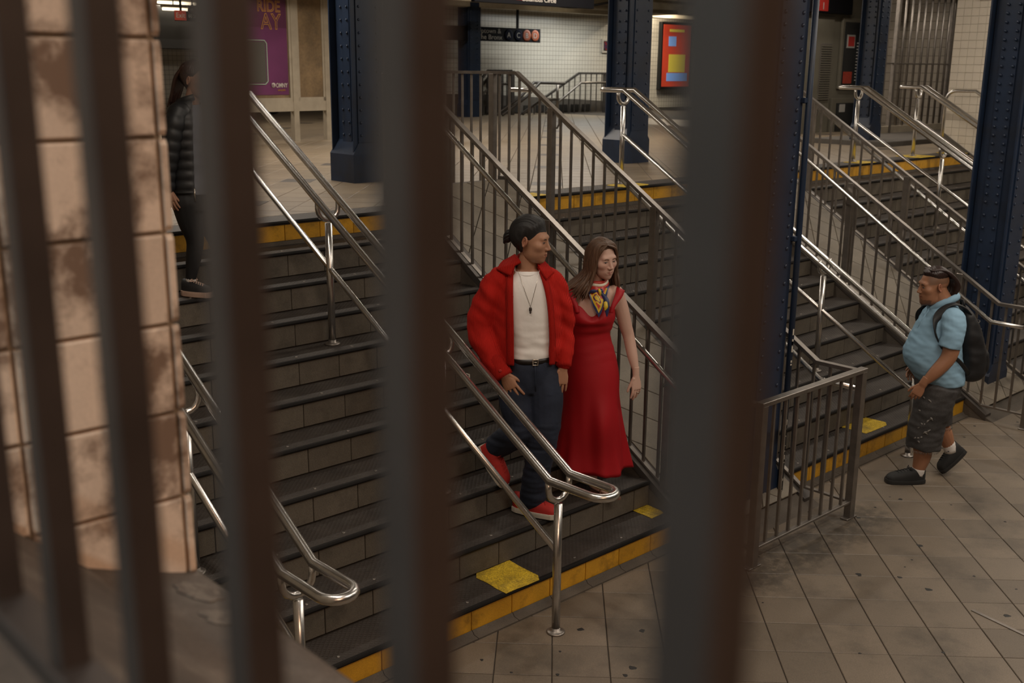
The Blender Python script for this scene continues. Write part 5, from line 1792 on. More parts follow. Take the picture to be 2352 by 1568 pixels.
for i in range(210):
    u = (i + rl.random()) / 210
    az = math.radians(58 + 244 * u)              # from the right cheek round the back to the left cheek
    sx, sy = math.sin(az), math.cos(az)
    jit = lambda q: q * rl.uniform(-1, 1)
    py = 0.055 - 0.125 * min(1.0, abs(u - 0.5) * -2.0 + 1.0) + jit(0.012)      # where along the parting it starts
    top = H.W((PT + 0.004 * (1 if sx > 0 else -1), max(-0.075, py), 0.123 - 0.9 * abs(py + 0.01) ** 1.5))
    a1 = H.W((0.062 * sx + PT * 0.4, 0.078 * sy - 0.010 + 0.010, 0.092 + jit(0.006)))
    a2 = H.W((0.088 * sx, 0.104 * sy - 0.012, 0.030 + jit(0.01)))
    mid = H.W((0.093 * sx + jit(0.005), 0.106 * sy - 0.014 + jit(0.005), -0.035))
    low = H.W((0.100 * sx + jit(0.010), 0.100 * sy - 0.016 + jit(0.010), -0.105 + jit(0.02)))
    left = max(0.0, -(low.x - H.loc.x)) / 0.1
    ln = 0.5 + 0.7 * rl.random()
    e1 = V(low.x - 0.060 * left ** 1.2 * ln + (0.012 if left == 0 else 0), low.y + jit(0.015) - 0.01, 1.365 + jit(0.015))
    end = V(low.x - 0.125 * left ** 1.2 * ln + (0.020 if left == 0 else 0) * rl.random(), low.y + jit(0.02) - 0.02, 1.300 - 0.055 * rl.random() + 0.035 * left + 0.01 * math.sin(i))
    lock([top, a1, a2, mid, low, e1, end], 0.0065 + 0.0045 * rl.random())
for k in [q * 0.4 for q in range(16)]:           # front lengths framing the face
    lock([H.W((PT, 0.070 - 0.012 * k, 0.106 + 0.002 * k)), H.W((-0.040 - 0.002 * k, 0.074 - 0.010 * k, 0.080)), H.W((-0.066 - 0.002 * k, 0.056 - 0.010 * k, 0.020)), H.W((-0.078 - 0.003 * k, 0.040 - 0.010 * k, -0.055)), H.W((-0.10 - 0.006 * k, 0.03 - 0.01 * k, -0.13)), H.W((-0.115 - 0.006 * k, 0.02 - 0.01 * k, -0.215 - 0.008 * k))], 0.0075)
    lock([H.W((PT + 0.004, 0.068 - 0.010 * k, 0.106)), H.W((0.050 + 0.003 * k, 0.066 - 0.010 * k, 0.078)), H.W((0.070 + 0.003 * k, 0.046 - 0.010 * k, 0.020)), H.W((0.080 + 0.003 * k, 0.032 - 0.010 * k, -0.055)), H.W((0.086 + 0.005 * k, 0.03 - 0.01 * k, -0.13)), H.W((0.088 + 0.006 * k, 0.025 - 0.01 * k, -0.20 - 0.008 * k))], 0.0070)
part('hair_lengths', lk, HAIR_A, o)
# dress
b = MB()
rows = [(0.165, -0.045, 0.01, 0.243, 0.185), (0.30, -0.05, 0.005, 0.222, 0.165), (0.48, -0.055, -0.01, 0.198, 0.150), (0.66, -0.06, -0.01, 0.180, 0.142), (0.80, -0.063, -0.005, 0.178, 0.137), (0.93, -0.072, 0.0, 0.160, 0.120), (1.05, -0.078, 0.0, 0.131, 0.100), (1.10, -0.078, -0.004, 0.140, 0.110), (1.165, -0.078, -0.010, 0.157, 0.124), (1.205, -0.075, -0.006, 0.152, 0.115), (1.225, -0.073, -0.002, 0.146, 0.106)]
S = spline(rows, 6)
n = 96
rings = []
for z, cx, cy, rx, ry in S:
    ring = []
    low = max(0.0, (0.86 - z) / 0.69)
    for j in range(n):
        a = 2 * math.pi * j / n
        k = 1 + low ** 1.5 * (0.085 * math.sin(5 * a + 0.6 + z * 1.5) + 0.055 * math.sin(9 * a + 1.9 - z * 3) + 0.03 * math.sin(14 * a + z * 4)) 
        # gathered bodice
        if 0.9 < z < 1.13:
            k += 0.012 * math.sin(z * 105 + 2 * math.sin(a * 2)) * (1 if math.sin(a) < 0.2 else 0.2)
        # thighs and leading knee press the cloth forward
        fx, fy = math.cos(a), math.sin(a)
        py = cy + ry * k * fy
        px = cx + rx * k * fx
        if fy < 0 and 0.25 < z < 0.8:
            py -= 0.045 * math.exp(-((px - 0.02) / 0.07) ** 2) * math.exp(-((z - 0.5) / 0.16) ** 2)
        dz = 0
        if z < 0.30:
            dz = (0.075 * max(0, -fx) ** 2 - 0.012 * math.sin(5 * a)) * (0.30 - z) / 0.135
        if z > 1.14:
            # bust and sweetheart edge
            w = (z - 1.14) / 0.085
            for bx in (-0.145, -0.005):
                py -= 0.016 * math.exp(-((px - bx) / 0.05) ** 2) * (1 if fy < 0 else 0) * math.exp(-((z - 1.16) / 0.05) ** 2)
            if fy < 0:
                v = (px + 0.073)
                dz += w * (0.030 * math.exp(-((abs(v) - 0.085) / 0.045) ** 2) - 0.038 * math.exp(-(v / 0.045) ** 2))
            else:
                dz += -0.03 * w
        ring.append(V(px, py, z + dz))
    rings.append(ring)
last = rings[-1]
c = V(-0.073, 0, 1.2)
rings.append([p + (c - p) * 0.06 + V(0, 0, -0.004) for p in last])
rings.append([p + (c - p) * 0.10 + V(0, 0, -0.05) for p in last])
b.rings(rings)
dr = part('dress', b, DRESS, t)
for sg, rws in ((-1, [(-0.150, -0.118, 1.215), (-0.160, -0.104, 1.262), (-0.180, -0.066, 1.325), (-0.192, -0.010, 1.358), (-0.188, 0.05, 1.335), (-0.165, 0.085, 1.26)]),
                (1, [(0.030, -0.112, 1.215), (0.044, -0.100, 1.262), (0.070, -0.066, 1.325), (0.082, -0.010, 1.358), (0.078, 0.05, 1.335), (0.055, 0.085, 1.26)])):
    wd = [0.024, 0.030, 0.046, 0.056, 0.050, 0.03]
    strip([(*p, sg * 1.0, -0.05, -0.55 if 1 < i < 5 else -0.1, w_) for i, (p, w_) in enumerate(zip(rws, wd))], 0, DRESS, 'strap', dr, th=0.008)
# silk scarf knotted at the neck
SC_R = mat('silk_red', (0.42, 0.030, 0.020), 0.4); SC_B = mat('silk_blue', (0.016, 0.028, 0.095), 0.4); SC_Y = mat('silk_yellow', (0.62, 0.44, 0.03), 0.4); SC_W = mat('silk_cream', (0.62, 0.56, 0.44), 0.45)
b = MB()
for k, (z, r, cy, m_) in enumerate(((1.405, 0.061, 0.0, 0), (1.392, 0.067, -0.003, 3), (1.378, 0.071, -0.006, 0), (1.362, 0.074, -0.010, 1))):
    b.cur = m_
    b.tube([(-0.048 + r * math.cos(a), cy + r * 0.95 * math.sin(a), z + 0.018 * math.sin(a) + 0.003 * math.sin(3 * a + k)) for a in [q * math.pi / 14 for q in range(28)]], 0.0125, 8, closed=True)
sc_ = part('scarf', b, [SC_R, SC_B, SC_Y, SC_W], t, label='red, yellow and navy silk neck scarf')
# bib of the scarf: bordered triangle lying on the chest
b = MB()
nn = 26
A_, B_, C_ = V(-0.118, -0.055, 1.375), V(0.030, -0.055, 1.365), V(-0.035, -0.160, 1.188)
idx = {}
vs = []
for i in range(nn + 1):
    for j in range(nn + 1 - i):
        u, v = i / nn, j / nn
        p = A_ * (1 - u - v) + B_ * u + C_ * v
        p = p + V(0, -0.052 * math.sin(math.pi * (u + v * 0.5)) * (1 - v) - 0.010 * math.sin(v * 3.1), 0.007 * math.sin(u * 19 + v * 8))
        idx[i, j] = len(vs); vs.append(p)
off = len(vs)
vs2 = [p + V(0, 0.004, 0) for p in vs]
for i in range(nn):
    for j in range(nn - i):
        for tri in (((i, j), (i + 1, j), (i, j + 1)), ((i + 1, j), (i + 1, j + 1), (i, j + 1))):
            if any(q not in idx for q in tri): continue
            u = sum(q[0] for q in tri) / 3 / nn; v = sum(q[1] for q in tri) / 3 / nn
            d = min(u, 1 - u - v)
            d = min(d, 9)
            m_ = 1 if d < 0.085 else (2 if d < 0.135 else 0)
            r_ = math.hypot((u - 0.28) * 1.0, (v - 0.36) * 1.2)
            if 0.15 < r_ < 0.21 or r_ < 0.10: m_ = 2 if m_ == 0 else m_
            if 0.10 <= r_ < 0.13: m_ = 1 if m_ == 0 else m_
            b.cur = m_
            fr = [vs[idx[q]] for q in tri]
            b.add(fr, [(0, 1, 2)], True)
            b.add([p + V(0, 0.003, 0) for p in fr], [(2, 1, 0)], True)
part('bib', b, [SC_R, SC_B, SC_Y], sc_)
b = MB()
b.cur = 1; b.ball((-0.030, -0.105, 1.345), (0.024, 0.018, 0.020), 12, 8)
b.cur = 2; limb(b, [(-0.035, -0.120, 1.360, 0.008), (-0.030, -0.126, 1.345, 0.009), (-0.028, -0.120, 1.328, 0.007)], 8, 3)
b.cur = 1; limb(b, [(-0.020, -0.115, 1.335, 0.012), (0.008, -0.135, 1.30, 0.016), (0.012, -0.150, 1.255, 0.016), (0.014, -0.158, 1.205, 0.004)], 8, 4, flat=(V(0, 1, 0.2), 0.4))
b.cur = 2; limb(b, [(0.004, -0.150, 1.283, 0.012), (0.006, -0.158, 1.262, 0.013), (0.002, -0.158, 1.245, 0.006)], 8, 3, flat=(V(0, 1, 0.2), 0.5))
b.cur = 1; limb(b, [(-0.045, -0.115, 1.345, 0.010), (-0.075, -0.120, 1.35, 0.013), (-0.095, -0.110, 1.335, 0.004)], 8, 4, flat=(V(0, 1, 0.2), 0.4))
part('knot', b, [SC_R, SC_B, SC_Y], sc_)
# sandals and ring
SAND = mat('sandal_tan', (0.16, 0.075, 0.05), 0.5)
b = MB()
f_ = V(0.78, -0.62, 0).normalized(); a_ = V(0.62, 0.78, 0)
rg = []
for h in (0.0, 0.012):
    rg.append([V(-0.045, 0.01, h) + f_ * (0.118 - 0.118 * math.cos(q)) + a_ * (0.036 * math.sin(q) * (0.8 + 0.25 * (0.5 - 0.5 * math.cos(q)))) for q in [k * math.pi / 12 for k in range(24)]])
b.rings(rg, smooth=False)
for tt in (0.10, 0.17):
    c = V(-0.045, 0.01, 0.012) + f_ * tt
    b.tube([c - a_ * 0.036, c - a_ * 0.028 + V(0, 0, 0.028), c + V(0, 0, 0.038), c + a_ * 0.028 + V(0, 0, 0.028), c + a_ * 0.036], 0.006, 8)
b.tube([V(-0.03, -0.01, 0.07) + V(0.034 * math.cos(q), 0.034 * math.sin(q), 0.006 * math.sin(q)) for q in [k * math.pi / 8 for k in range(16)]], 0.004, 6, closed=True)
part('sandal', b, SAND, t)
b = MB()
b.tube([(-0.085 + 0.04 * math.cos(q), 0.13 + 0.04 * math.sin(q), 0.225) for q in [k * math.pi / 8 for k in range(16)]], 0.004, 6, closed=True)
rg = [[V(-0.085 + 0.034 * math.cos(q), 0.105 + 0.11 * math.sin(q), h) for q in [k * math.pi / 10 for k in range(20)]] for h in (0.176, 0.188)]
b.rings(rg, smooth=False)
part('sandal', b, SAND, t)
b = MB(); b.lathe(RNG[0], [(0.0098, -0.002), (0.0104, -0.002), (0.0104, 0.002), (0.0098, 0.002)], 14)
part('finger_ring', b, BUCKLE, t)
# ------------------------------------------------------------------ the man with the backpack
SKIN_B = (0.33, 0.155, 0.085)
BLUE_T = mat('cotton_blue', (0.25, 0.41, 0.54), 0.85, var=0.06, scale=6, bump=0.2, bscale=12, bdist=0.012, spec=0.2)
GREY_D = mat('denim_grey', (0.040, 0.037, 0.036), 0.85, var=0.45, scale=7, speck=0.35, sscale=200, bump=0.3, bscale=14, bdist=0.012)
NYLON = mat('nylon_black', (0.009, 0.009, 0.010), 0.6, var=0.2, bump=0.2, bscale=20)
SHOE_B = mat('shoe_black', (0.010, 0.010, 0.010), 0.7, var=0.2, scale=40)
SOLE_B = mat('sole_black', (0.018, 0.018, 0.018), 0.6)
SOCK = mat('sock_white', (0.62, 0.58, 0.54), 0.9, bump=0.3, bscale=150)
t = person('man in light blue shirt with a black backpack walking past', (7.40, -3.145, -1.925))
H = Head((0.135, 0.0, 1.497), (-1.0, -0.10), 1.06, pitch=-0.10, opt={'jaw': 1.15, 'cheek': 1.10, 'beard': True, 'double': True})
b = MB(); hb_ = MB()
stack(b, [(0.72, 0.25, 0, 0.12, 0.14), (0.85, 0.24, 0, 0.13, 0.15), (1.0, 0.20, 0, 0.15, 0.16), (1.18, 0.22, 0, 0.13, 0.16), (1.29, 0.228, 0, 0.11, 0.155), (1.355, 0.235, 0, 0.075, 0.085)])
limb(b, [(0.24, 0, 1.30, 0.09), (0.215, 0, 1.38, 0.076), (0.18, 0, 1.44, 0.070), (0.155, 0, 1.50, 0.068)])
limb(b, [(0.245, -0.15, 1.28, 0.075), (0.235, -0.205, 1.15, 0.066), (0.215, -0.225, 1.02, 0.056), (0.135, -0.225, 0.91, 0.048), (0.070, -0.217, 0.832, 0.029)])
limb(b, [(0.245, 0.15, 1.28, 0.075), (0.275, 0.20, 1.15, 0.062), (0.30, 0.215, 1.02, 0.052), (0.24, 0.22, 0.92, 0.044), (0.19, 0.212, 0.862, 0.029)])
limb(b, [(0.22, -0.075, 0.70, 0.10), (0.175, -0.095, 0.52, 0.095), (0.145, -0.095, 0.36, 0.075), (0.158, -0.09, 0.22, 0.066), (0.135, -0.085, 0.08, 0.042), (0.135, -0.085, 0.05, 0.045)])
limb(b, [(0.27, 0.075, 0.70, 0.10), (0.295, 0.085, 0.55, 0.095), (0.31, 0.085, 0.43, 0.073), (0.375, 0.085, 0.33, 0.064), (0.432, 0.085, 0.215, 0.042), (0.445, 0.085, 0.19, 0.045)])
hand(hb_, (0.052, -0.215, 0.808), (-0.45, 0.08, -0.95), (0.35, 0.9, -0.2), (-0.9, 0.0, 0.3), 0.98, 0.7, 0.05, 0.4, wr=0.030)
hand(hb_, (0.17, 0.21, 0.84), (-0.6, 0, -0.8), (0.2, -0.9, 0), (-0.8, 0, 0.6), 0.95, 0.8)
def tint(q):
    s = sstep(np.array(q.z - 0.018), -0.006, 0.010) * sstep(np.array(0.070 - q.y), 0, 0.03)
    c = mix3(SKIN_B, (0.12, 0.070, 0.045), 0.72 * float(s) if q.y > -0.08 else 0.0)
    if q.z < -0.085 and q.y > 0.04:
        c = mix3(c, (0.06, 0.035, 0.025), 0.6)
    if abs(q.x) > 0.076:
        c = mix3(SKIN_B, (0.36, 0.13, 0.08), 0.5)
    return c
skin_body('body', b, H, SKIN_B, tint, t, hb_)
face_parts(H, t, (0.015, 0.01, 0.008), (0.015, 0.010, 0.008), (0.22, 0.08, 0.06), eye_open=0.7)
HAIR_D = mat('hair_dark', (0.022, 0.010, 0.008), 0.4, var=0.4, scale=25, bump=0.4, bscale=80)
def mask(x, y, z):
    line = 0.078 - 0.020 * sstep(0.05 - y, 0, 0.07)
    return float(sstep(z - line, 0.0, 0.014)) * float(sstep(0.075 - abs(x), 0, 0.02))
o = part('hair', hair_cap(H, mask, 0.018, groove=0.004), HAIR_D, t)
lk = MB()
rl = random.Random(9)
for i in range(34):
    u = -1 + 2 * i / 33
    limb(lk, [(*H.W((0.045 * u, 0.03, 0.118)), 0.010), (*H.W((0.058 * u, -0.06, 0.108)), 0.012), (*H.W((0.066 * u, -0.128, 0.045)), 0.014), (*H.W((0.066 * u, -0.142 - 0.02 * rl.random(), -0.02)), 0.014), (*H.W((0.055 * u, -0.118, -0.075 - 0.02 * rl.random())), 0.006)], 8, 4)
part('hair_lengths', lk, HAIR_D, o)
b = MB()
b.tube([H.W((0.075 * math.sin(a), -0.030 - 0.01 * math.cos(a), 0.05 + 0.078 * math.cos(a))) for a in [-0.85 + 1.7 * k / 12 for k in range(13)]], 0.006, 8)
part('hair_tie', b, mat('tie', (0.20, 0.12, 0.08), 0.5), o)
# polo shirt
b = MB()
stack(b, [(0.772, 0.268, 0, 0.158, 0.192), (0.83, 0.243, 0, 0.184, 0.202), (0.90, 0.208, 0, 0.204, 0.202), (0.97, 0.186, 0, 0.205, 0.200), (1.05, 0.188, 0, 0.194, 0.196), (1.12, 0.200, 0, 0.178, 0.192), (1.20, 0.217, 0, 0.160, 0.188), (1.29, 0.228, 0, 0.128, 0.178), (1.345, 0.232, 0, 0.095, 0.115), (1.375, 0.228, 0, 0.080, 0.088)], n=44)
limb(b, [(0.238, -0.10, 1.285, 0.088), (0.243, -0.165, 1.265, 0.092), (0.232, -0.212, 1.18, 0.082), (0.212, -0.222, 1.085, 0.080)], 18, 5, cap=False)
limb(b, [(0.238, 0.10, 1.285, 0.088), (0.25, 0.165, 1.265, 0.090), (0.275, 0.205, 1.18, 0.080), (0.285, 0.21, 1.09, 0.076)], 18, 5, cap=False)
def fsh(c):
    return 0.006 * noise.noise(V(c.x * 6, c.y * 6, c.z * 20 + c.x * 12)) + 0.003 * noise.noise(V(c.x * 16, c.y * 16, c.z * 40))
sh_ = fuse('shirt', b, BLUE_T, t, 0.007, 4, fsh)
b = MB()
limb(b, [(0.135, -0.03, 1.335, 0.020), (0.175, -0.070, 1.372, 0.026), (0.245, -0.082, 1.408, 0.027), (0.305, -0.04, 1.425, 0.026), (0.315, 0.02, 1.425, 0.026), (0.25, 0.082, 1.408, 0.027), (0.18, 0.07, 1.372, 0.026), (0.135, 0.03, 1.335, 0.020)], 12, 4, flat=(V(1, 0, 0.4), 0.75))
part('collar', b, BLUE_T, sh_)
b = MB(); b.tube([(0.128, -0.015, 1.335), (0.085, -0.012, 1.245), (0.060, -0.01, 1.18)], 0.010, 8)
part('placket', b, BLUE_T, sh_)
# denim shorts with frayed hems and worn pale patches
b = MB()
stack(b, [(0.68, 0.25, 0, 0.150, 0.182), (0.76, 0.25, 0, 0.165, 0.190), (0.86, 0.250, 0, 0.150, 0.182)])
limb(b, [(0.225, -0.09, 0.76, 0.142), (0.190, -0.10, 0.60, 0.138), (0.160, -0.10, 0.44, 0.130), (0.147, -0.10, 0.285, 0.126)], 22, 5, cap=False)
limb(b, [(0.285, 0.09, 0.76, 0.138), (0.29, 0.09, 0.60, 0.128), (0.303, 0.088, 0.49, 0.115), (0.322, 0.088, 0.405, 0.108)], 22, 5, cap=False)
def fs(c):
    return 0.009 * noise.noise(V(c.x * 9, c.y * 7, c.z * 13)) + 0.005 * noise.noise(V(c.x * 14, c.y * 14, c.z * 34))
so = fuse('shorts', b, GREY_D, t, 0.008, 3, fs)
FRAY = mat('fray_pale', (0.20, 0.185, 0.17), 0.9)
b = MB()
rl = random.Random(3)
for i in range(90):
    a = 2 * math.pi * i / 90 + rl.random() * 0.05
    for (cx, cy, z, r) in ((0.147, -0.10, 0.280, 0.121), (0.322, 0.088, 0.400, 0.104)):
        p = V(cx + r * math.cos(a), cy + r * math.sin(a), z + (0.0 if cy < 0 else 0.4 * r * math.cos(a) * -0.0) + 0.006)
        b.tube([p, p + V(rl.uniform(-0.006, 0.006), rl.uniform(-0.006, 0.006), -0.012 - 0.014 * rl.random())], 0.0014, 3)
fr = part('frayed_threads', b, FRAY, so); fr['kind'] = 'stuff'
b = MB()
for i in range(16):
    z = 0.36 + 0.40 * rl.random()
    a = math.radians(rl.uniform(205, 250))
    k = (z - 0.30) / 0.46
    cx, cy, r = 0.145 + 0.075 * k, -0.10 + 0.008 * k, 0.128 + 0.018 * k
    p = V(cx + r * math.cos(a), cy + r * math.sin(a), z)
    q = p + V(rl.uniform(0.01, 0.03), -rl.uniform(0.0, 0.012), rl.uniform(0.006, 0.03) * rl.choice((1, -1)))
    b.tube([p, (p + q) / 2 + V(-0.004, -0.005, 0.006), q], [0.004, 0.006, 0.002], 5)
fr = part('worn_patches', b, FRAY, so, label='pale torn patches on the thigh'); fr['kind'] = 'stuff'
# socks and trainers
b = MB(); limb(b, [(0.140, -0.088, 0.115, 0.047), (0.136, -0.086, 0.06, 0.050)], 16, 3, cap=False); part('sock', b, SOCK, t)
b = MB(); limb(b, [(0.415, 0.085, 0.258, 0.047), (0.445, 0.085, 0.190, 0.052)], 16, 3, cap=False); part('sock', b, SOCK, t)
shoe((0.188, -0.085, 0.002), (-0.105, -0.10, 0.002), (0, 0, 1), 0.112, t, SHOE_B, SOLE_B, 0.088, 0.028, laces=SHOE_B)
shoe((0.555, 0.085, 0.195), (0.385, 0.080, 0.012), (-0.62, 0, 0.72), 0.108, t, SHOE_B, SOLE_B, 0.085, 0.028, laces=SHOE_B)

# his backpack, a thing of its own
k_ = person('black backpack worn by the man in the light blue shirt', (7.40, -3.145, -1.925), 'backpack')
k_.name = 'backpack'
b = MB()
stack(b, [(0.79, 0.455, 0, 0.05, 0.09), (0.83, 0.465, 0, 0.092, 0.13), (0.93, 0.475, 0, 0.105, 0.145), (1.05, 0.455, 0, 0.100, 0.145), (1.18, 0.425, 0, 0.085, 0.135), (1.29, 0.395, 0, 0.062, 0.115), (1.345, 0.375, 0, 0.03, 0.07)], n=40)
fuse('bag_body', b, NYLON, k_, 0.008, 4, folds(0.010, 7, 7, 10))
b = MB()
stack(b, [(0.84, 0.535, 0, 0.035, 0.09), (0.90, 0.55, 0, 0.045, 0.105), (1.0, 0.542, 0, 0.042, 0.105), (1.06, 0.52, 0, 0.028, 0.085)], n=24)
fuse('front_pocket', b, NYLON, k_, 0.008, 4, folds(0.006, 9, 9, 14))
b = MB(); b.tube([(0.525 - 0.14 * u * u - 0.02, -0.11 + 0.22 * (k / 10), 1.19 + 0.05 * (1 - u * u)) for k in range(11) for u in [abs(k / 5 - 1)]], 0.005, 6)
part('zip', b, SOLE_B, k_)
for s in (-1, 1):
    b = MB()
    limb(b, [(0.385, s * 0.085, 1.315, 0.028), (0.33, s * 0.105, 1.362, 0.030), (0.25, s * 0.122, 1.388, 0.031), (0.175, s * 0.130, 1.355, 0.030), (0.125, s * 0.150, 1.275, 0.028), (0.118, s * 0.175, 1.19, 0.024), (0.155, s * 0.185, 1.10, 0.018)], 12, 5, flat=(V(0.35, 0, 1).normalized(), 0.30))
    limb(b, [(0.155, s * 0.185, 1.10, 0.014), (0.22, s * 0.200, 1.045, 0.014), (0.30, s * 0.198, 0.985, 0.015), (0.37, s * 0.165, 0.915, 0.016), (0.42, s * 0.12, 0.86, 0.016)], 10, 5, flat=(V(0, 1, 0.2).normalized(), 0.4))
    part('strap', b, NYLON, k_)
b = MB(); b.tube([(0.372, -0.03, 1.345), (0.36, -0.025, 1.392), (0.36, 0.025, 1.392), (0.372, 0.03, 1.345)], 0.009, 8)
part('handle', b, NYLON, k_)

# ------------------------------------------------------------------ the woman in the dark jacket, far left
SKIN_J = (0.34, 0.18, 0.115)
PUFF = mat('puffer_black', (0.014, 0.015, 0.017), 0.5, var=0.2, scale=10, bump=0.2, bscale=40)
LEGG = mat('leggings_black', (0.009, 0.009, 0.010), 0.7)
GREYS = mat('cotton_grey', (0.16, 0.17, 0.20), 0.85, var=0.1, scale=8, bump=0.2, bscale=14)
HAIR_J = mat('hair_brown', (0.035, 0.015, 0.010), 0.45, var=0.35, scale=20, bump=0.3, bscale=80)
PINK = mat('sole_pink', (0.52, 0.36, 0.28), 0.6, var=0.1)
t = person('woman in a black quilted jacket and leggings on the stairs, half hidden by a bar', (3.1, -0.4, -0.35))
H = Head((0.118, 0.0, 1.345), (0.97, -0.25), 0.90, pitch=-0.12, opt={'jaw': 0.95, 'cheek': 1.0})
b = MB(); hb_ = MB()
stack(b, [(0.60, 0.055, 0, 0.09, 0.11), (0.70, 0.055, 0, 0.095, 0.105), (0.85, 0.06, 0, 0.085, 0.10), (1.02, 0.055, 0, 0.080, 0.11), (1.12, 0.055, 0, 0.066, 0.115), (1.18, 0.06, 0, 0.045, 0.055)])
limb(b, [(0.065, 0, 1.16, 0.055), (0.085, 0, 1.22, 0.046), (0.105, 0, 1.30, 0.044), (0.11, 0, 1.34, 0.044)])
limb(b, [(0.03, -0.125, 1.13, 0.05), (0.0, -0.16, 1.02, 0.044), (-0.025, -0.165, 0.90, 0.038), (-0.05, -0.165, 0.80, 0.032), (-0.056, -0.165, 0.73, 0.022)])
limb(b, [(0.05, 0.125, 1.13, 0.05), (0.07, 0.16, 1.0, 0.044), (0.10, 0.16, 0.90, 0.038), (0.17, 0.15, 0.82, 0.032), (0.22, 0.14, 0.77, 0.024)])
limb(b, [(0.035, -0.05, 0.54, 0.075), (0.045, -0.055, 0.46, 0.07), (0.062, -0.05, 0.36, 0.052), (0.045, -0.05, 0.24, 0.044), (0.022, -0.05, 0.10, 0.028), (0.022, -0.05, 0.06, 0.03)])
limb(b, [(0.085, 0.05, 0.54, 0.075), (0.15, 0.05, 0.44, 0.070), (0.20, 0.05, 0.27, 0.052), (0.185, 0.05, 0.06, 0.044), (0.17, 0.05, -0.08, 0.028), (0.17, 0.05, -0.11, 0.03)])
hand(hb_, (-0.058, -0.165, 0.70), (0.30, -0.02, -1.0), (0.2, 0.9, 0), (0.6, 0.7, 0.0), 0.92, 0.28, 0.05, 0.12, wr=0.0225)
hand(hb_, (0.22, 0.14, 0.77), (0.6, 0, -0.7), (0, -1, 0), (0.6, 0, 0.7), 0.85, 0.5)
skin_body('body', b, H, SKIN_J, lambda q: None, t, hb_)
face_parts(H, t, (0.02, 0.012, 0.01), (0.02, 0.012, 0.01), (0.26, 0.10, 0.08))
def mask(x, y, z):
    ln = 0.075 - 0.05 * sstep(0.06 - y, 0, 0.05) - 0.10 * sstep(-0.015 - y, 0, 0.03)
    return float(sstep(z - ln, 0.0, 0.014))
o = part('hair', hair_cap(H, mask, 0.015, groove=0.003), HAIR_J, t)
lk = MB()
rl = random.Random(11)
for i in range(26):
    u = -1 + 2 * i / 25
    limb(lk, [(*H.W((0.055 * u, -0.07, 0.085)), 0.010), (*H.W((0.060 * u, -0.118, 0.01)), 0.012), (*H.W((0.055 * u, -0.140, -0.07)), 0.012), (*H.W((0.055 * u, -0.150 - 0.03 * rl.random(), -0.15 - 0.06 * rl.random())), 0.004)], 8, 4)
part('hair_lengths', lk, HAIR_J, o)
# quilted jacket, open at the front
b = MB()
def quilt(z):
    return 0.010 * abs(math.sin(z * math.pi / 0.062))
rows = []
edges = []
N = 60
for k in range(N + 1):
    z = 0.665 + (1.235 - 0.665) * k / N
    q = np.interp(z, [0.665, 0.85, 1.02, 1.12, 1.18, 1.235], [0.128, 0.130, 0.138, 0.130, 0.098, 0.068])
    qy = np.interp(z, [0.665, 0.85, 1.02, 1.12, 1.18, 1.235], [0.145, 0.142, 0.160, 0.158, 0.110, 0.068])
    cx = np.interp(z, [0.665, 1.0, 1.235], [0.042, 0.052, 0.072])
    g = quilt(z)
    ring_o, ring_i = [], []
    a0 = math.radians(62)
    A = np.linspace(-a0 + 2 * math.pi, a0, 34)
    for a in A:
        ring_o.append(V(cx + (q + g) * math.cos(a), (qy + g) * math.sin(a), z))
        ring_i.append(V(cx + (q - 0.014) * math.cos(a), (qy - 0.014) * math.sin(a), z))
    rows.append(ring_o + ring_i[::-1])
b.rings(rows)
ja = part('jacket', b, PUFF, t)
for s, pts in ((-1, [(0.035, -0.10, 1.15), (0.02, -0.140, 1.10), (0.0, -0.160, 1.02), (-0.025, -0.168, 0.90), (-0.048, -0.168, 0.80), (-0.055, -0.166, 0.715)]), (1, [(0.05, 0.10, 1.15), (0.06, 0.14, 1.10), (0.075, 0.16, 1.0), (0.10, 0.16, 0.90), (0.17, 0.15, 0.82), (0.20, 0.145, 0.79)])):
    S = spline([(*p, 0.066 - 0.004 * i) for i, p in enumerate(pts)], 12)
    mb = MB()
    limb(mb, [(x, y, z, r + 0.7 * quilt(z)) for x, y, z, r in S], 16, 1)
    part('sleeve', mb, PUFF, ja)
b = MB(); b.tube([(0.076 + 0.066 * math.cos(a), 0.066 * math.sin(a), 1.235 + 0.02 * math.cos(a)) for a in [math.radians(55 + 250 * k / 16) for k in range(17)]], 0.020, 10)
part('collar', b, PUFF, ja)
b = MB(); b.tube([(0.105, -0.128, 0.70), (0.104, -0.131, 0.66), (0.106, -0.130, 0.615)], 0.006, 6)
part('zip_pull', b, BUCKLE, ja)
b = MB()
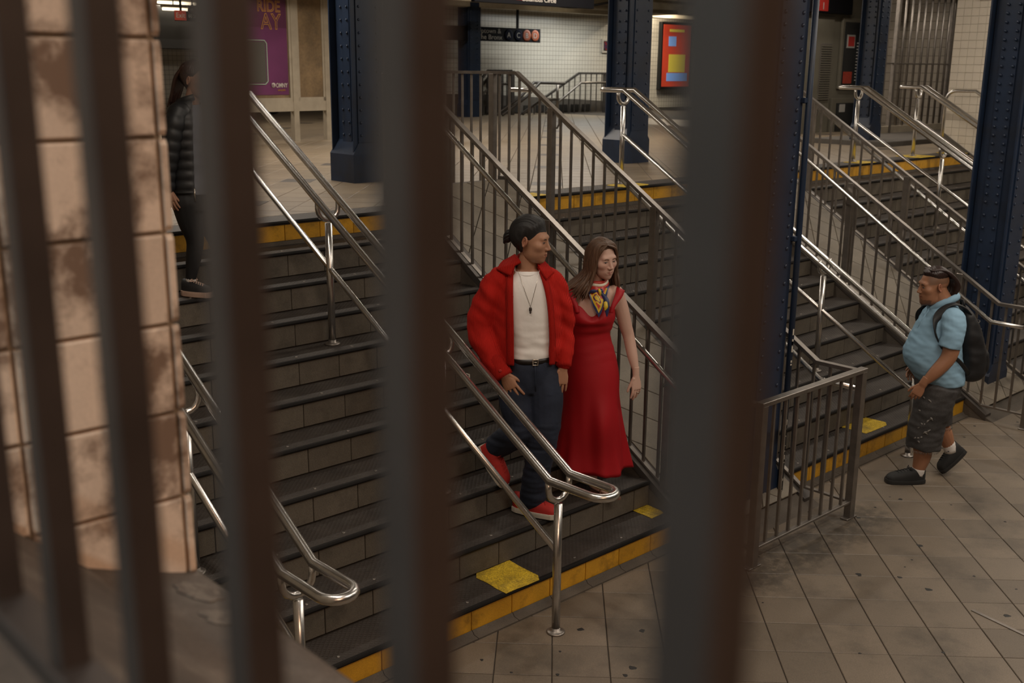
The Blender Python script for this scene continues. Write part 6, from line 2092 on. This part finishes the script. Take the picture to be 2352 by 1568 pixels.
stack(b, [(0.650, 0.07, 0, 0.130, 0.135), (0.80, 0.07, 0, 0.118, 0.125), (0.95, 0.068, 0, 0.118, 0.128), (1.06, 0.070, 0, 0.112, 0.125), (1.15, 0.075, 0, 0.082, 0.09), (1.20, 0.078, 0, 0.058, 0.06)], n=32)
fuse('shirt', b, GREYS, t, 0.009, 3, folds(0.004, 8, 8, 16))
b = MB()
stack(b, [(0.55, 0.055, 0, 0.115, 0.135), (0.64, 0.055, 0, 0.122, 0.138), (0.75, 0.057, 0, 0.112, 0.124)])
limb(b, [(0.035, -0.06, 0.60, 0.100), (0.045, -0.055, 0.48, 0.080), (0.064, -0.05, 0.36, 0.057), (0.046, -0.05, 0.24, 0.049), (0.022, -0.05, 0.115, 0.034)])
limb(b, [(0.075, 0.06, 0.60, 0.100), (0.15, 0.05, 0.44, 0.080), (0.20, 0.05, 0.27, 0.057), (0.185, 0.05, 0.06, 0.049), (0.17, 0.05, -0.05, 0.034)])
fuse('leggings', b, LEGG, t, 0.008, 4)
b = MB(); limb(b, [(0.022, -0.05, 0.125, 0.032), (0.022, -0.05, 0.07, 0.035)], 14, 3, cap=False); part('sock', b, SOCK, t)
SHOE_J = mat('shoe_knit_black', (0.016, 0.015, 0.016), 0.7, var=0.3, scale=60)
shoe((-0.035, -0.035, 0.003), (0.165, -0.105, 0.003), (0, 0, 1), 0.092, t, SHOE_J, PINK, 0.070, 0.032, laces=PINK)
shoe((0.115, 0.055, -0.172), (0.315, 0.0, -0.172), (0, 0, 1), 0.092, t, SHOE_J, PINK, 0.070, 0.032, laces=PINK)
# ------------------------------------------------------------------ lettering becomes plain mesh
dg = bpy.context.evaluated_depsgraph_get()
dg.update()
for o in [q for q in SC.objects if q.type == 'FONT']:
    me = bpy.data.meshes.new_from_object(o.evaluated_get(dg))
    me.name = 'lettering'
    n = bpy.data.objects.new('lettering', me)
    COL.objects.link(n)
    n.parent = o.parent
    n.location = o.location
    n.rotation_euler = o.rotation_euler
    n.scale = o.scale
    bpy.data.objects.remove(o)
